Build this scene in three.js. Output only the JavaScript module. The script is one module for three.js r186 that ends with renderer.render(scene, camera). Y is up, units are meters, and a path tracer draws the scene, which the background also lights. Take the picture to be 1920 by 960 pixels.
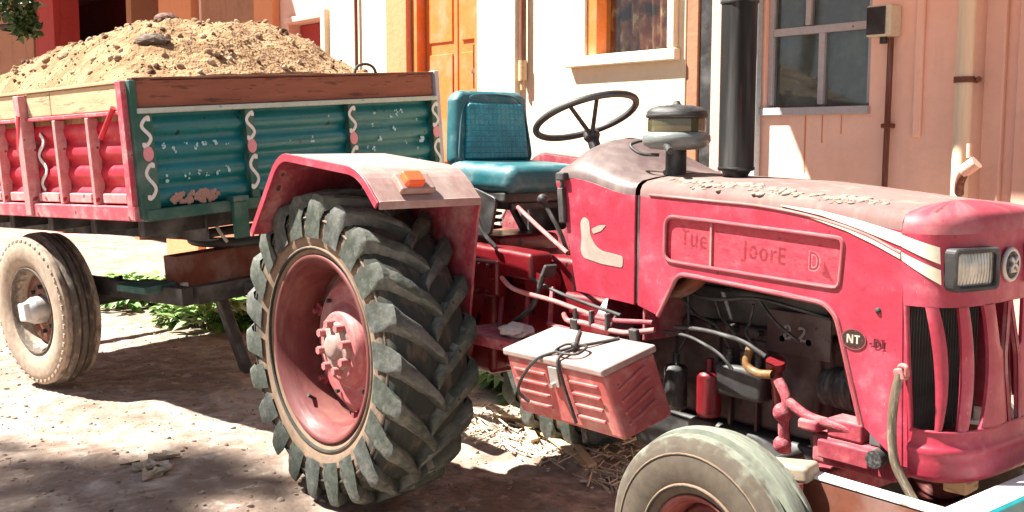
import * as THREE from 'three';
import { RoundedBoxGeometry } from 'three/addons/geometries/RoundedBoxGeometry.js';
import { mergeGeometries, toCreasedNormals } from 'three/addons/utils/BufferGeometryUtils.js';

// ---------------------------------------------------------------- camera, sky, sun, exposure
const scene = new THREE.Scene();
const camera = new THREE.PerspectiveCamera(26.99, 2, 0.05, 400);
camera.position.set(3.7895, 1.488, 2.9253);
camera.lookAt(3.7895 - 0.76708, 1.488 - 0.10836, 2.9253 - 0.63233);
const renderer = new THREE.WebGLRenderer({ antialias: true });
renderer.setSize(1024, 512);
renderer.toneMapping = THREE.LinearToneMapping;
renderer.toneMappingExposure = 4.3;
renderer.outputColorSpace = THREE.SRGBColorSpace;
renderer.shadowMap.enabled = true;
const SUN = new THREE.Vector3(-0.5, 1, 0.47).normalize();
{
  const w = 256, h = 128, d = new Float32Array(w * h * 4);
  for (let j = 0; j < h; j++) for (let i = 0; i < w; i++) {
    const el = Math.sin(((j + 0.5) / h - 0.5) * Math.PI), k = Math.pow(1 - Math.max(0, el), 3);
    const c = el < 0 ? [0.08, 0.07, 0.06] : [0.085 + 0.12 * k, 0.10 + 0.115 * k, 0.13 + 0.09 * k];
    d.set([...c, 1], (j * w + i) * 4);
  }
  const t = new THREE.DataTexture(d, w, h, THREE.RGBAFormat, THREE.FloatType);
  t.mapping = THREE.EquirectangularReflectionMapping; t.magFilter = THREE.LinearFilter; t.needsUpdate = true;
  scene.background = t; scene.environment = t;
}
const sun = new THREE.DirectionalLight(new THREE.Color(1, 0.95, 0.86), 5);
sun.position.copy(SUN).multiplyScalar(30); sun.castShadow = true; sun.shadow.radius = 2;
Object.assign(sun.shadow.camera, { left: -20, right: 20, top: 20, bottom: -20, near: 1, far: 80 });
sun.shadow.mapSize.set(4096, 4096);
scene.add(sun); scene.add(sun.target);

// ---------------------------------------------------------------- helpers
function mulberry(a) { return () => { a |= 0; a = a + 0x6D2B79F5 | 0; let t = Math.imul(a ^ a >>> 15, 1 | a); t = t + Math.imul(t ^ t >>> 7, 61 | t) ^ t; return ((t ^ t >>> 14) >>> 0) / 4294967296; }; }
const rnd = mulberry(7);
const rr = (a, b) => a + (b - a) * rnd();
const mix = (a, b, t) => a + (b - a) * t, clamp = (x, a = 0, b = 1) => Math.min(b, Math.max(a, x)), sst = (a, b, x) => { const t = clamp((x - a) / (b - a)); return t * t * (3 - 2 * t); };
const PERM = new Uint8Array(512); { const p = [...Array(256).keys()]; for (let i = 255; i > 0; i--) { const j = Math.floor(rnd() * (i + 1)); [p[i], p[j]] = [p[j], p[i]]; } for (let i = 0; i < 512; i++) PERM[i] = p[i & 255]; }
const GX = [0, 1, 2, 3, 4, 5, 6, 7].map((h) => Math.cos(h * 0.785398));
function pn(x, y, per, seed = 0, pv = per) {              // periodic gradient noise, about -0.7..0.7
  const xi = Math.floor(x), yi = Math.floor(y), fx = x - xi, fy = y - yi;
  const m = (a) => ((a % per) + per) % per, mv = (a) => ((a % pv) + pv) % pv;
  const gr = (ix, iy, dx, dy) => { const h = PERM[(PERM[(m(ix) + seed * 17) & 255] + mv(iy) + seed * 31) & 255] & 7; return GX[h] * dx + GX[(h + 6) & 7] * dy; };
  const u = fx * fx * fx * (fx * (fx * 6 - 15) + 10), v = fy * fy * fy * (fy * (fy * 6 - 15) + 10);
  return mix(mix(gr(xi, yi, fx, fy), gr(xi + 1, yi, fx - 1, fy), u), mix(gr(xi, yi + 1, fx, fy - 1), gr(xi + 1, yi + 1, fx - 1, fy - 1), u), v);
}
function fbm(u, v, per, oct = 4, seed = 0) { let s = 0, a = 0.6, p = per; for (let o = 0; o < oct; o++) { s += a * pn(u * p, v * p, p, seed + o); a *= 0.55; p *= 2; } return s; }
function fbm2(u, v, pu, pv, oct = 4, seed = 0) { let s = 0, a = 0.6; for (let o = 0; o < oct; o++) { s += a * pn(u * pu, v * pv, pu, seed + o, pv); a *= 0.55; pu *= 2; pv *= 2; } return s; }
const toS = (c) => 255 * clamp(c <= 0.0031308 ? 12.92 * c : 1.055 * Math.pow(c, 1 / 2.4) - 0.055);
function tex(n, fn, srgb = true, rep = 1) {
  const d = new Uint8Array(n * n * 4);
  for (let j = 0; j < n; j++) for (let i = 0; i < n; i++) { const c = fn((i + 0.5) / n, (j + 0.5) / n), k = (j * n + i) * 4; d[k] = srgb ? toS(c[0]) : 255 * clamp(c[0]); d[k + 1] = srgb ? toS(c[1]) : 255 * clamp(c[1]); d[k + 2] = srgb ? toS(c[2]) : 255 * clamp(c[2]); d[k + 3] = 255; }
  const t = new THREE.DataTexture(d, n, n); t.wrapS = t.wrapT = THREE.RepeatWrapping; t.magFilter = THREE.LinearFilter; t.minFilter = THREE.LinearMipmapLinearFilter; t.generateMipmaps = true;
  if (srgb) t.colorSpace = THREE.SRGBColorSpace; t.repeat.set(rep, rep); t.needsUpdate = true; return t;
}
const gray = (n, fn, rep = 1) => tex(n, (u, v) => { const g = fn(u, v); return [g, g, g]; }, false, rep);
const mixc = (a, b, t) => [mix(a[0], b[0], t), mix(a[1], b[1], t), mix(a[2], b[2], t)];
// worn paint: base colour, dust patches and chips with their own outlines (the noise fields are shared, each paint reads them at its own offset)
const field = (per, oct, seed) => { const d = new Float32Array(512 * 512); for (let j = 0; j < 512; j++) for (let i = 0; i < 512; i++) d[j * 512 + i] = fbm(i / 512, j / 512, per, oct, seed); return d; };
const FA = field(5, 5, 1), FB = field(22, 4, 10), FC = field(11, 5, 21);
const bumpShared = gray(512, (u, v) => 0.5 + 0.5 * FB[(Math.floor(v * 512) * 512 + Math.floor(u * 512))]), roughShared = tex(256, (u, v) => { const r = 0.82 + 0.5 * FC[Math.floor(v * 512) * 512 + Math.floor(u * 512)]; return [r, r, 0]; }, false);
function paint(base, o = {}) {
  const { dust = 0.3, dustC = [0.42, 0.32, 0.25], chip = 0.5, chipC = [0.09, 0.045, 0.03], fade = base.map((c) => mix(c, 0.6, 0.16)), rough = 0.5, seed = 1, n = 512, metal = 0, bump = 0.0006, grain = 0.14, spec = 1 } = o;
  const ox = (seed * 137) & 511, oy = (seed * 89) & 511;
  const map = tex(n, (u, v) => {
    const k0 = (((Math.floor(v * 512) + oy) & 511) * 512) + ((Math.floor(u * 512) + ox) & 511), a = FA[k0], b = FB[k0], c = FC[k0], yy = Math.floor(v * 512), xx = Math.floor(u * 512), f1 = FB[(((yy * 3 + ox) & 511) * 512) + ((xx * 3 + oy) & 511)], f2 = FC[(((yy * 2 + oy) & 511) * 512) + ((xx * 7 + ox) & 511)];
    const fa = sst(-0.15, 0.4, a), du = sst(0.2 - dust, 1.0 - dust, a * 0.6 + b * 0.6 + c * 0.3), ch = sst(0.5 - chip * 0.25, 0.53 - chip * 0.25, c * 0.8 + b * 0.5), g = 1 + grain * (b * 1.4 + f1 * 1.2), sp = sst(0.36, 0.44, f1 + 0.35 * c) * (0.35 + 0.5 * chip), sc = sst(0.40, 0.46, f2 + 0.2 * a) * 0.55;
    let k = mixc(base, fade, fa * 0.7); k = mixc(k, dustC, du * 0.75); k = mixc(k, dustC, sc); k = mixc(k, chipC, Math.max(ch, sp)); return k.map((x) => x * g);
  });
  return new THREE.MeshPhysicalMaterial({ map, specularIntensity: spec, roughnessMap: roughShared, roughness: clamp(rough * 1.2 + dust * 0.3), metalness: metal, bumpMap: bumpShared, bumpScale: bump, side: THREE.DoubleSide });
}
const flat = (r, g, b, rough = 0.7, metal = 0) => new THREE.MeshStandardMaterial({ color: new THREE.Color().setRGB(r, g, b), roughness: rough, metalness: metal, side: THREE.DoubleSide });

function uvBox(g) {                              // uv in metres, by the way each face points
  if (g.index) g = g.toNonIndexed();
  const p = g.attributes.position, uv = new Float32Array(p.count * 2), a = new THREE.Vector3(), b = new THREE.Vector3(), c = new THREE.Vector3();
  for (let i = 0; i < p.count; i += 3) {
    a.fromBufferAttribute(p, i); b.fromBufferAttribute(p, i + 1); c.fromBufferAttribute(p, i + 2);
    const n = b.clone().sub(a).cross(c.clone().sub(a)), x = Math.abs(n.x), y = Math.abs(n.y), z = Math.abs(n.z);
    [a, b, c].forEach((q, k) => { const [s, t] = y >= x && y >= z ? [q.x, q.z] : x >= z ? [q.z, q.y] : [q.x, q.y]; uv[(i + k) * 2] = s; uv[(i + k) * 2 + 1] = t; });
  }
  g.setAttribute('uv', new THREE.BufferAttribute(uv, 2)); return g;
}
const clean = (g) => { g = g.index ? g.toNonIndexed() : g; for (const k of Object.keys(g.attributes)) if (!['position', 'normal', 'uv'].includes(k)) g.deleteAttribute(k); if (!g.attributes.normal) g.computeVertexNormals(); if (!g.attributes.uv) uvBox(g); return g; };
const join = (list) => mergeGeometries(list.map(clean));
const E3 = new THREE.Euler(), M4 = new THREE.Matrix4();
const put = (g, x = 0, y = 0, z = 0, rx = 0, ry = 0, rz = 0) => g.applyMatrix4(M4.makeRotationFromEuler(E3.set(rx, ry, rz)).setPosition(x, y, z));
const box = (w, h, d, x = 0, y = 0, z = 0, rx = 0, ry = 0, rz = 0, r = 0.006, seg = 1) => { const m = Math.min(w, h, d); return uvBox(put(new RoundedBoxGeometry(w, h, d, seg, Math.min(r, m * 0.3)), x, y, z, rx, ry, rz)); };
const between = (g, a, b) => { const A = new THREE.Vector3(...a), B = new THREE.Vector3(...b), d = B.clone().sub(A), q = new THREE.Quaternion().setFromUnitVectors(new THREE.Vector3(0, 1, 0), d.clone().normalize()); g.applyMatrix4(new THREE.Matrix4().compose(A.add(B).multiplyScalar(0.5), q, new THREE.Vector3(1, 1, 1))); return g; };
const rod = (a, b, r, r2 = r, s = 12) => between(new THREE.CylinderGeometry(r2, r, Math.hypot(b[0] - a[0], b[1] - a[1], b[2] - a[2]), s), a, b);
const bar = (a, b, w, h) => uvBox(between(new RoundedBoxGeometry(w, Math.hypot(b[0] - a[0], b[1] - a[1], b[2] - a[2]), h, 1, Math.min(w, h) * 0.2), a, b));
const tube = (pts, r, seg = 40, rs = 8, closed = false) => new THREE.TubeGeometry(new THREE.CatmullRomCurve3(pts.map((p) => new THREE.Vector3(...p)), closed, 'centripetal'), seg, r, rs, closed);
const lathe = (pts, seg = 40) => new THREE.LatheGeometry(pts.map((p) => new THREE.Vector2(...p)), seg);
const latheZ = (pts, seg = 64) => lathe(pts, seg).rotateX(Math.PI / 2);          // axis along z: (radius, z)
const poly = (pts, holes = []) => { const s = new THREE.Shape(pts.map((p) => new THREE.Vector2(...p))); for (const h of holes) s.holes.push(new THREE.Path(h.map((p) => new THREE.Vector2(...p)))); return s; };
const plate = (pts, z0, z1, holes = [], bevel = 0.002) => { const g = new THREE.ExtrudeGeometry(poly(pts, holes), { depth: z1 - z0 - bevel * 2, bevelEnabled: bevel > 0, bevelSize: bevel, bevelThickness: bevel, bevelSegments: 1, bevelOffset: -bevel, curveSegments: 6 }); g.translate(0, 0, z0 + bevel); return uvBox(g); };
function roundPoly(pts, r, n = 5) {              // rounds the corners of a closed outline
  const out = [], L = pts.length;
  for (let i = 0; i < L; i++) {
    const p = new THREE.Vector2(...pts[i]), a = new THREE.Vector2(...pts[(i + L - 1) % L]), b = new THREE.Vector2(...pts[(i + 1) % L]);
    const da = a.clone().sub(p), db = b.clone().sub(p), k = Math.min(Array.isArray(r) ? r[i] : r, da.length() / 2.1, db.length() / 2.1);
    if (k < 1e-4) { out.push([p.x, p.y]); continue; }
    const s = p.clone().addScaledVector(da.normalize(), k), e = p.clone().addScaledVector(db.normalize(), k);
    for (let j = 0; j <= n; j++) { const t = j / n, q = s.clone().multiplyScalar((1 - t) ** 2).addScaledVector(p, 2 * t * (1 - t)).addScaledVector(e, t * t); out.push([q.x, q.y]); }
  }
  return out;
}
function grid(nu, nv, f) {                       // smooth surface from f(i/nu, j/nv) -> [x, y, z]
  const pos = [], uv = [], idx = [];
  for (let j = 0; j <= nv; j++) for (let i = 0; i <= nu; i++) { const q = f(i / nu, j / nv); pos.push(...q.slice(0, 3)); uv.push(q[3] ?? i / nu, q[4] ?? j / nv); }
  for (let j = 0; j < nv; j++) for (let i = 0; i < nu; i++) { const a = j * (nu + 1) + i, b = a + 1, c = a + nu + 1, d = c + 1; idx.push(a, b, d, a, d, c); }
  const g = new THREE.BufferGeometry(); g.setAttribute('position', new THREE.Float32BufferAttribute(pos, 3)); g.setAttribute('uv', new THREE.Float32BufferAttribute(uv, 2)); g.setIndex(idx); g.computeVertexNormals(); return g;
}
const taken = {};
const numbered = (n) => { const k = taken[n] = (taken[n] ?? -1) + 1; return k ? `${n}_${String(k).padStart(3, '0')}` : n; };
function mesh(name, g, m, parent) {
  if (Array.isArray(g)) g = join(g);
  const o = new THREE.Mesh(g, m); o.name = name; o.castShadow = o.receiveShadow = true; if (parent) parent.add(o); return o;
}
function group(name, parent) { const o = new THREE.Group(); o.name = name; parent.add(o); return o; }
function tag(o, label, category, grp) { o.name = numbered(o.name); o.userData = { label, category }; if (grp) o.userData.group = grp; if (!o.parent) scene.add(o); return o; }
function thing(name, label, category, grp) { const o = new THREE.Group(); o.name = name; return tag(o, label, category, grp); }
function struct(name, g, m) { const o = mesh(name, g, m, scene); o.name = numbered(name); o.userData.kind = 'structure'; return o; }
const cloneTo = (o, parent, name = o.name) => { const c = o.clone(); c.name = name; parent.add(c); return c; };

// ---------------------------------------------------------------- materials
const M = {
  red: paint([0.29, 0.018, 0.040], { dust: 0.08, dustC: [0.40, 0.20, 0.20], chip: 0.32, fade: [0.37, 0.055, 0.09], rough: 0.45, seed: 2, chipC: [0.17, 0.015, 0.022], bump: 0.0016, grain: 0.2 }),
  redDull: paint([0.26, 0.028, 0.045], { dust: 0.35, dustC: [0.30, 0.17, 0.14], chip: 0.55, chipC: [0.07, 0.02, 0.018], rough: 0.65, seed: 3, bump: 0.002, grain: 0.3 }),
  redDusty: paint([0.36, 0.09, 0.095], { dust: 0.45, dustC: [0.40, 0.24, 0.20], chip: 0.1, rough: 0.6, seed: 4 }),
  rimRed: paint([0.115, 0.018, 0.018], { dust: 0.35, dustC: [0.18, 0.08, 0.06], chip: 0.25, fade: [0.18, 0.045, 0.04], rough: 0.6, seed: 19 }),  // darker wheel red, shading inside the rear rim put into the colour
  engine: paint([0.045, 0.02, 0.018], { dust: 0.1, dustC: [0.08, 0.05, 0.035], chip: 0.7, chipC: [0.02, 0.016, 0.014], rough: 0.75, seed: 26 }),
  stake: paint([0.52, 0.20, 0.20], { dust: 0.35, dustC: [0.6, 0.42, 0.38], chip: 0.6, chipC: [0.3, 0.03, 0.04], rough: 0.6, seed: 27 }),
  redGrease: paint([0.13, 0.004, 0.008], { dust: 0.0, dustC: [0.14, 0.05, 0.04], chip: 0.95, chipC: [0.006, 0.004, 0.004], fade: [0.16, 0.01, 0.014], rough: 0.4, seed: 5, rep: 2 }),
  fender: paint([0.27, 0.16, 0.145], { dust: 0.6, dustC: [0.30, 0.235, 0.195], chip: 0.1, rough: 0.6, seed: 6 }),
  black: paint([0.016, 0.015, 0.015], { dust: 0.0, dustC: [0.05, 0.04, 0.03], chip: 0.2, rough: 0.6, seed: 7 }),
  iron: paint([0.02, 0.017, 0.016], { dust: 0.1, dustC: [0.08, 0.057, 0.04], chip: 0.4, chipC: [0.05, 0.02, 0.012], rough: 0.7, seed: 8 }),
  rust: paint([0.13, 0.035, 0.016], { dust: 0.15, dustC: [0.2, 0.1, 0.06], chip: 0.6, rough: 0.8, seed: 9 }),
  steel: paint([0.42, 0.40, 0.38], { dust: 0.2, chip: 0.3, chipC: [0.14, 0.06, 0.03], rough: 0.4, metal: 0.5, seed: 10 }),
  cream: paint([0.62, 0.56, 0.42], { dust: 0.15, dustC: [0.5, 0.42, 0.33], chip: 0.3, chipC: [0.3, 0.1, 0.08], rough: 0.6, seed: 11 }),
  teal: paint([0.004, 0.135, 0.145], { dust: 0.05, dustC: [0.06, 0.17, 0.16], chip: 0.5, chipC: [0.008, 0.025, 0.028], fade: [0.005, 0.15, 0.175], rough: 0.34, seed: 12 }),
  tealEdge: paint([0.006, 0.075, 0.055], { dust: 0.1, dustC: [0.16, 0.2, 0.15], chip: 0.65, chipC: [0.05, 0.05, 0.03], rough: 0.6, seed: 13 }),
  ledge: paint([0.40, 0.46, 0.40], { dust: 0.25, dustC: [0.5, 0.48, 0.42], chip: 1.0, chipC: [0.03, 0.13, 0.10], rough: 0.7, seed: 14 }),
  tRed: paint([0.46, 0.010, 0.030], { dust: 0.05, dustC: [0.5, 0.2, 0.18], chip: 0.4, chipC: [0.2, 0.01, 0.02], fade: [0.5, 0.05, 0.07], rough: 0.5, seed: 15 }),
  tPink: paint([0.50, 0.06, 0.09], { dust: 0.32, dustC: [0.55, 0.36, 0.32], chip: 0.6, chipC: [0.2, 0.03, 0.03], rough: 0.6, seed: 16 }),
  white: paint([0.62, 0.63, 0.61], { dust: 0.15, chip: 0.6, chipC: [0.25, 0.26, 0.22], rough: 0.5, seed: 17 }),
  pink: paint([0.6, 0.22, 0.26], { dust: 0.1, chip: 0.3, rough: 0.5, seed: 18 }),
};
const woodTex = (a, b, seed) => { const f = (u, v) => 0.5 + 0.5 * fbm2(u, v, 3, 24, 5, seed) + 0.25 * fbm(u, v, 4, 3, seed + 5); return new THREE.MeshStandardMaterial({ map: tex(512, (u, v) => mixc(a, b, clamp(f(u, v))).map((c) => c * (1 - 0.5 * sst(0.16, 0.3, fbm2(u, v, 5, 40, 4, seed + 2))))), bumpMap: gray(256, f), bumpScale: 0.002, roughness: 0.85 }); };
M.woodDark = woodTex([0.16, 0.05, 0.03], [0.30, 0.11, 0.065], 31);
M.woodTan = woodTex([0.42, 0.27, 0.14], [0.62, 0.45, 0.28], 33);
// rubber with dried mud: ring of mud towards the bead (v is 0..1 from bead to bead on a lathe)
function rubber(base, mud, seed, ring, speck) {
  return new THREE.MeshStandardMaterial({
    map: tex(512, (u, v) => { const a = fbm2(u, v, 40, 14, 4, seed), b = fbm(u, v, 40, 3, seed + 4); const e = Math.min(v, 1 - v); const m = Math.max(sst(-0.05, 0.08, ring - e + a * 0.16), speck * sst(0.0, 0.4, a + 0.5 * b)); return mixc(base, mud, m * 0.85).map((c) => c * (1 + 0.5 * b)); }),
    bumpMap: bumpShared, bumpScale: 0.003, roughness: 0.88, side: THREE.DoubleSide,
  });
}
M.tyreBig = rubber([0.022, 0.026, 0.021], [0.23, 0.15, 0.10], 41, 0.235, 0.22);
M.lug = paint([0.046, 0.054, 0.043], { dust: 0.3, dustC: [0.16, 0.16, 0.125], chip: 0.3, chipC: [0.02, 0.02, 0.02], rough: 0.8, seed: 42, bump: 0.006, grain: 0.3, spec: 0.6 });
M.lugDark = paint([0.036, 0.042, 0.035], { dust: 0.22, dustC: [0.13, 0.125, 0.095], chip: 0.4, chipC: [0.016, 0.016, 0.015], rough: 0.8, seed: 48, bump: 0.006, grain: 0.3 });
M.tyreFront = rubber([0.17, 0.185, 0.145], [0.05, 0.03, 0.019], 43, 0.215, 0.3);
M.tyreTrailer = rubber([0.09, 0.07, 0.055], [0.36, 0.28, 0.21], 44, 0.24, 0.4);

// plaster walls
function plaster(base, stain, seed, amt = 0.5) {
  return new THREE.MeshStandardMaterial({
    map: tex(512, (u, v) => { const a = fbm(u, v, 4, 5, seed), b = fbm(u, v, 32, 4, seed + 3), s = fbm2(u, v, 16, 3, 4, seed + 7), d = sst(0.12, 0.45, a + 0.4 * b) * amt + 0.8 * amt * sst(0.08, 0.4, s); return mixc(base, stain, clamp(d)).map((c) => c * (1 + 0.10 * b)); }, true, 0.4),
    bumpMap: bumpShared, bumpScale: 0.004, roughness: 0.92,
  });
}
M.salmon = plaster([0.88, 0.55, 0.43], [0.76, 0.43, 0.32], 51, 0.4);
M.creamWall = plaster([0.70, 0.58, 0.42], [0.60, 0.45, 0.31], 53, 0.4);
M.pinkWall = plaster([0.70, 0.42, 0.33], [0.62, 0.33, 0.25], 55, 0.5);
M.redWall = plaster([0.34, 0.035, 0.03], [0.22, 0.015, 0.014], 57, 0.5);
M.orangeWall = plaster([0.62, 0.24, 0.11], [0.5, 0.18, 0.08], 59, 0.5);
M.brownWall = plaster([0.34, 0.16, 0.09], [0.24, 0.10, 0.06], 60, 0.5);
M.orangeDoor = paint([0.66, 0.17, 0.035], { dust: 0.05, dustC: [0.6, 0.3, 0.15], chip: 0.3, chipC: [0.34, 0.09, 0.02], rough: 0.5, seed: 61 });
M.glass = new THREE.MeshPhysicalMaterial({ color: new THREE.Color().setRGB(0.85, 0.9, 0.88), transmission: 1, thickness: 0, roughness: 0.04, ior: 1.5 });
M.core = paint([0.07, 0.067, 0.063], { dust: 0.2, dustC: [0.13, 0.10, 0.08], chip: 0.4, chipC: [0.05, 0.04, 0.035], seed: 68, rough: 0.7 });
M.dark = flat(0.022, 0.02, 0.02, 0.9);
M.frameGrey = paint([0.40, 0.38, 0.40], { dust: 0.2, chip: 0.5, chipC: [0.2, 0.1, 0.07], rough: 0.6, seed: 63 });

// ---------------------------------------------------------------- ground
const groundH = (x, z) => {
  const near = Math.exp(-((x + 1) ** 2 + (z - 0.5) ** 2) / 60);
  let h = 0.05 * fbm(x / 16, z / 16, 6, 3, 70) + near * (0.022 * fbm(x / 8, z / 8, 12, 4, 71) + 0.02 * fbm(x / 8, z / 8, 40, 3, 73));
  h += near * 0.05 * sst(0.02, 0.35, fbm(x / 8, z / 8, 20, 4, 77)) * sst(0.3, -0.4, z) * sst(-1.4, -0.4, x) * sst(1.6, 1.1, x);   // churned earth behind the tractor
  return h - 0.012;
};
M.ground = new THREE.MeshStandardMaterial({
  map: tex(1024, (u, v) => { const a = fbm(u, v, 5, 5, 81), b = fbm(u, v, 28, 5, 83), c = fbm2(u, v, 12, 7, 5, 85), k = mixc([0.22, 0.155, 0.12], [0.36, 0.285, 0.235], sst(-0.25, 0.35, a * 0.8 + b * 0.7)); const w = mixc(k, [0.12, 0.068, 0.042], 0.7 * sst(0.16, 0.42, c + b * 0.4)); return mixc(w, [0.44, 0.375, 0.325], 0.6 * sst(0.22, 0.36, b * 0.8 - c * 0.5)).map((q) => q * (1 + 0.2 * b)); }, true, 0.33),
  bumpMap: gray(1024, (u, v) => 0.5 + 0.6 * fbm(u, v, 24, 6, 87), 0.33), bumpScale: 0.03, roughness: 0.95,
});
{
  const cx = -1, cz = 0.5, w = (t) => 60 * (0.10 * t + 0.9 * t ** 5) , N = 380;
  struct('ground', grid(N, N, (u, v) => { const x = cx + w(u * 2 - 1), z = cz - w(v * 2 - 1); return [x, groundH(x, z), z, x, z]; }), M.ground);
}

// ---------------------------------------------------------------- houses
const WZ = -2.35;
const hole = (x0, x1, y0, y1) => [[x0, y0], [x0, y1], [x1, y1], [x1, y0]];
const rect = (x0, x1, y0, y1) => [[x0, y0], [x1, y0], [x1, y1], [x0, y1]];
const slab = (x0, x1, y0, y1, z0, z1, r = 0.008) => box(x1 - x0, y1 - y0, z1 - z0, (x0 + x1) / 2, (y0 + y1) / 2, (z0 + z1) / 2, 0, 0, 0, r);
{
  const h = thing('salmon_house', 'salmon plastered house with grey barred window behind the tractor bonnet', 'house');
  mesh('wall', plate(rect(-0.60, 3.4, -0.1, 3.4), WZ - 0.25, WZ, [hole(-0.235, 0.47, 1.655, 2.75)], 0.004), M.salmon, h);
  mesh('corner_post', slab(-0.64, -0.56, -0.1, 3.4, WZ - 0.02, WZ + 0.012), M.pinkWall, h);
  mesh('canopy_slab', slab(-0.58, 3.4, 2.62, 2.72, WZ + 0.004, WZ + 0.72, 0.01), M.salmon, h);
  mesh('wall_pilaster', slab(1.13, 1.235, -0.1, 2.62, WZ + 0.002, WZ + 0.04), M.pinkWall, h);
  mesh('wall_pilaster', slab(1.30, 1.9, -0.1, 2.62, WZ + 0.002, WZ + 0.05), M.pinkWall, h);
  mesh('drip_ridge', slab(0.745, 0.79, 1.50, 2.618, WZ + 0.002, WZ + 0.022), M.salmon, h);
  for (const [x, y0, w] of [[0.06, 1.30, 0.010], [0.175, 1.47, 0.007], [0.30, 1.52, 0.006]]) mesh('drip_stain', slab(x, x + w, y0, 1.628, WZ + 0.0005, WZ + 0.002, 0.0004), M.orangeWall, h);
  const w = group('window', h);
  const F = (n, x0, x1, y0, y1, z0 = WZ - 0.075, z1 = WZ - 0.03) => mesh(n, slab(x0, x1, y0, y1, z0, z1, 0.005), M.frameGrey, w);
  F('frame', -0.235, -0.20, 1.69, 2.75); F('frame', 0.435, 0.47, 1.69, 2.75); F('sill', -0.26, 0.48, 1.63, 1.675, WZ - 0.1, WZ + 0.03);
  F('mullion', 0.115, 0.155, 1.69, 2.10); F('mullion', 0.02, 0.055, 2.145, 2.75); F('transom', -0.198, 0.433, 2.095, 2.14, WZ - 0.07, WZ - 0.026);
  for (const [a, b, c, d] of [[-0.2, 0.115, 1.675, 2.095], [0.155, 0.435, 1.675, 2.095], [-0.2, 0.02, 2.14, 2.75], [0.055, 0.435, 2.14, 2.75]]) mesh('pane', slab(a, b, c, d, WZ - 0.056, WZ - 0.052, 0), M.glass, w);
  mesh('shutter_board', slab(-0.23, 0.465, 1.66, 2.75, WZ - 0.12, WZ - 0.10), paint([0.12, 0.115, 0.12], { dust: 0.3, dustC: [0.19, 0.18, 0.18], chip: 0.5, chipC: [0.06, 0.06, 0.06], seed: 67, rough: 0.8 }), w);
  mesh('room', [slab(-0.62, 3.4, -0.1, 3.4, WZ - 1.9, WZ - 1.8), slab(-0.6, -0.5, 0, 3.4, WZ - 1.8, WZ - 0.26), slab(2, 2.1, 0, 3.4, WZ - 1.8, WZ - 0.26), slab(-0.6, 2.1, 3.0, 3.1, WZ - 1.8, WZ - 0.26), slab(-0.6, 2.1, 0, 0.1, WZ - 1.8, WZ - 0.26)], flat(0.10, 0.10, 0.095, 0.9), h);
}
{ // things fixed to the salmon wall
  const b = thing('meter_box', 'small cream electric box with dark face beside the grey window', 'electric box');
  mesh('case', slab(0.505, 0.652, 2.035, 2.20, WZ + 0.002, WZ + 0.11, 0.01), M.cream, b); mesh('cover', slab(0.513, 0.622, 2.045, 2.19, WZ + 0.11, WZ + 0.118, 0.004), M.iron, b);
  mesh('cable_gland', rod([0.578, 2.0, WZ + 0.05], [0.578, 2.04, WZ + 0.05], 0.02), M.iron, b);
  const c = thing('conduit', 'brown conduit running down from the small electric box', 'pipe');
  mesh('pipe', rod([0.60, 0.2, WZ + 0.035], [0.612, 2.03, WZ + 0.035], 0.016), M.rust, c); mesh('clip', [slab(0.58, 0.64, 1.55, 1.575, WZ + 0.002, WZ + 0.056)], M.rust, c);
  const d = thing('drain_pipe', 'cream drain pipe with iron bracket at the right of the salmon wall', 'pipe');
  mesh('pipe', rod([1.075, 0.1, WZ + 0.12], [1.075, 3.2, WZ + 0.12], 0.042, 0.042, 20), M.creamWall, d); mesh('bracket', [rod([1.075, 1.785, WZ], [1.15, 1.785, WZ + 0.12], 0.014), rod([1.075, 1.77, WZ + 0.12], [1.075, 1.80, WZ + 0.12], 0.05, 0.05, 18)], M.rust, d);
  mesh('elbow', tube([[1.08, 1.19, WZ + 0.12], [1.10, 1.26, WZ + 0.17], [1.13, 1.31, WZ + 0.2], [1.17, 1.36, WZ + 0.2]], 0.024, 20), M.rust, d);
  mesh('valve', [rod([1.13, 1.33, WZ + 0.2], [1.2, 1.38, WZ + 0.2], 0.034), rod([1.16, 1.40, WZ + 0.2], [1.16, 1.47, WZ + 0.2], 0.014)], M.pinkWall, d);
  const e = thing('steel_post', 'pale blue grey steel post standing beside the grey window', 'post');
  mesh('shaft', slab(-0.315, -0.245, -0.05, 3.2, WZ + 0.01, WZ + 0.06), paint([0.42, 0.50, 0.54], { dust: 0.1, chip: 0.4, chipC: [0.2, 0.2, 0.2], seed: 66, rough: 0.5 }), e); mesh('base_plate', slab(-0.36, -0.2, -0.05, 0.02, WZ + 0.05, WZ + 0.21), M.iron, e);
}
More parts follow.
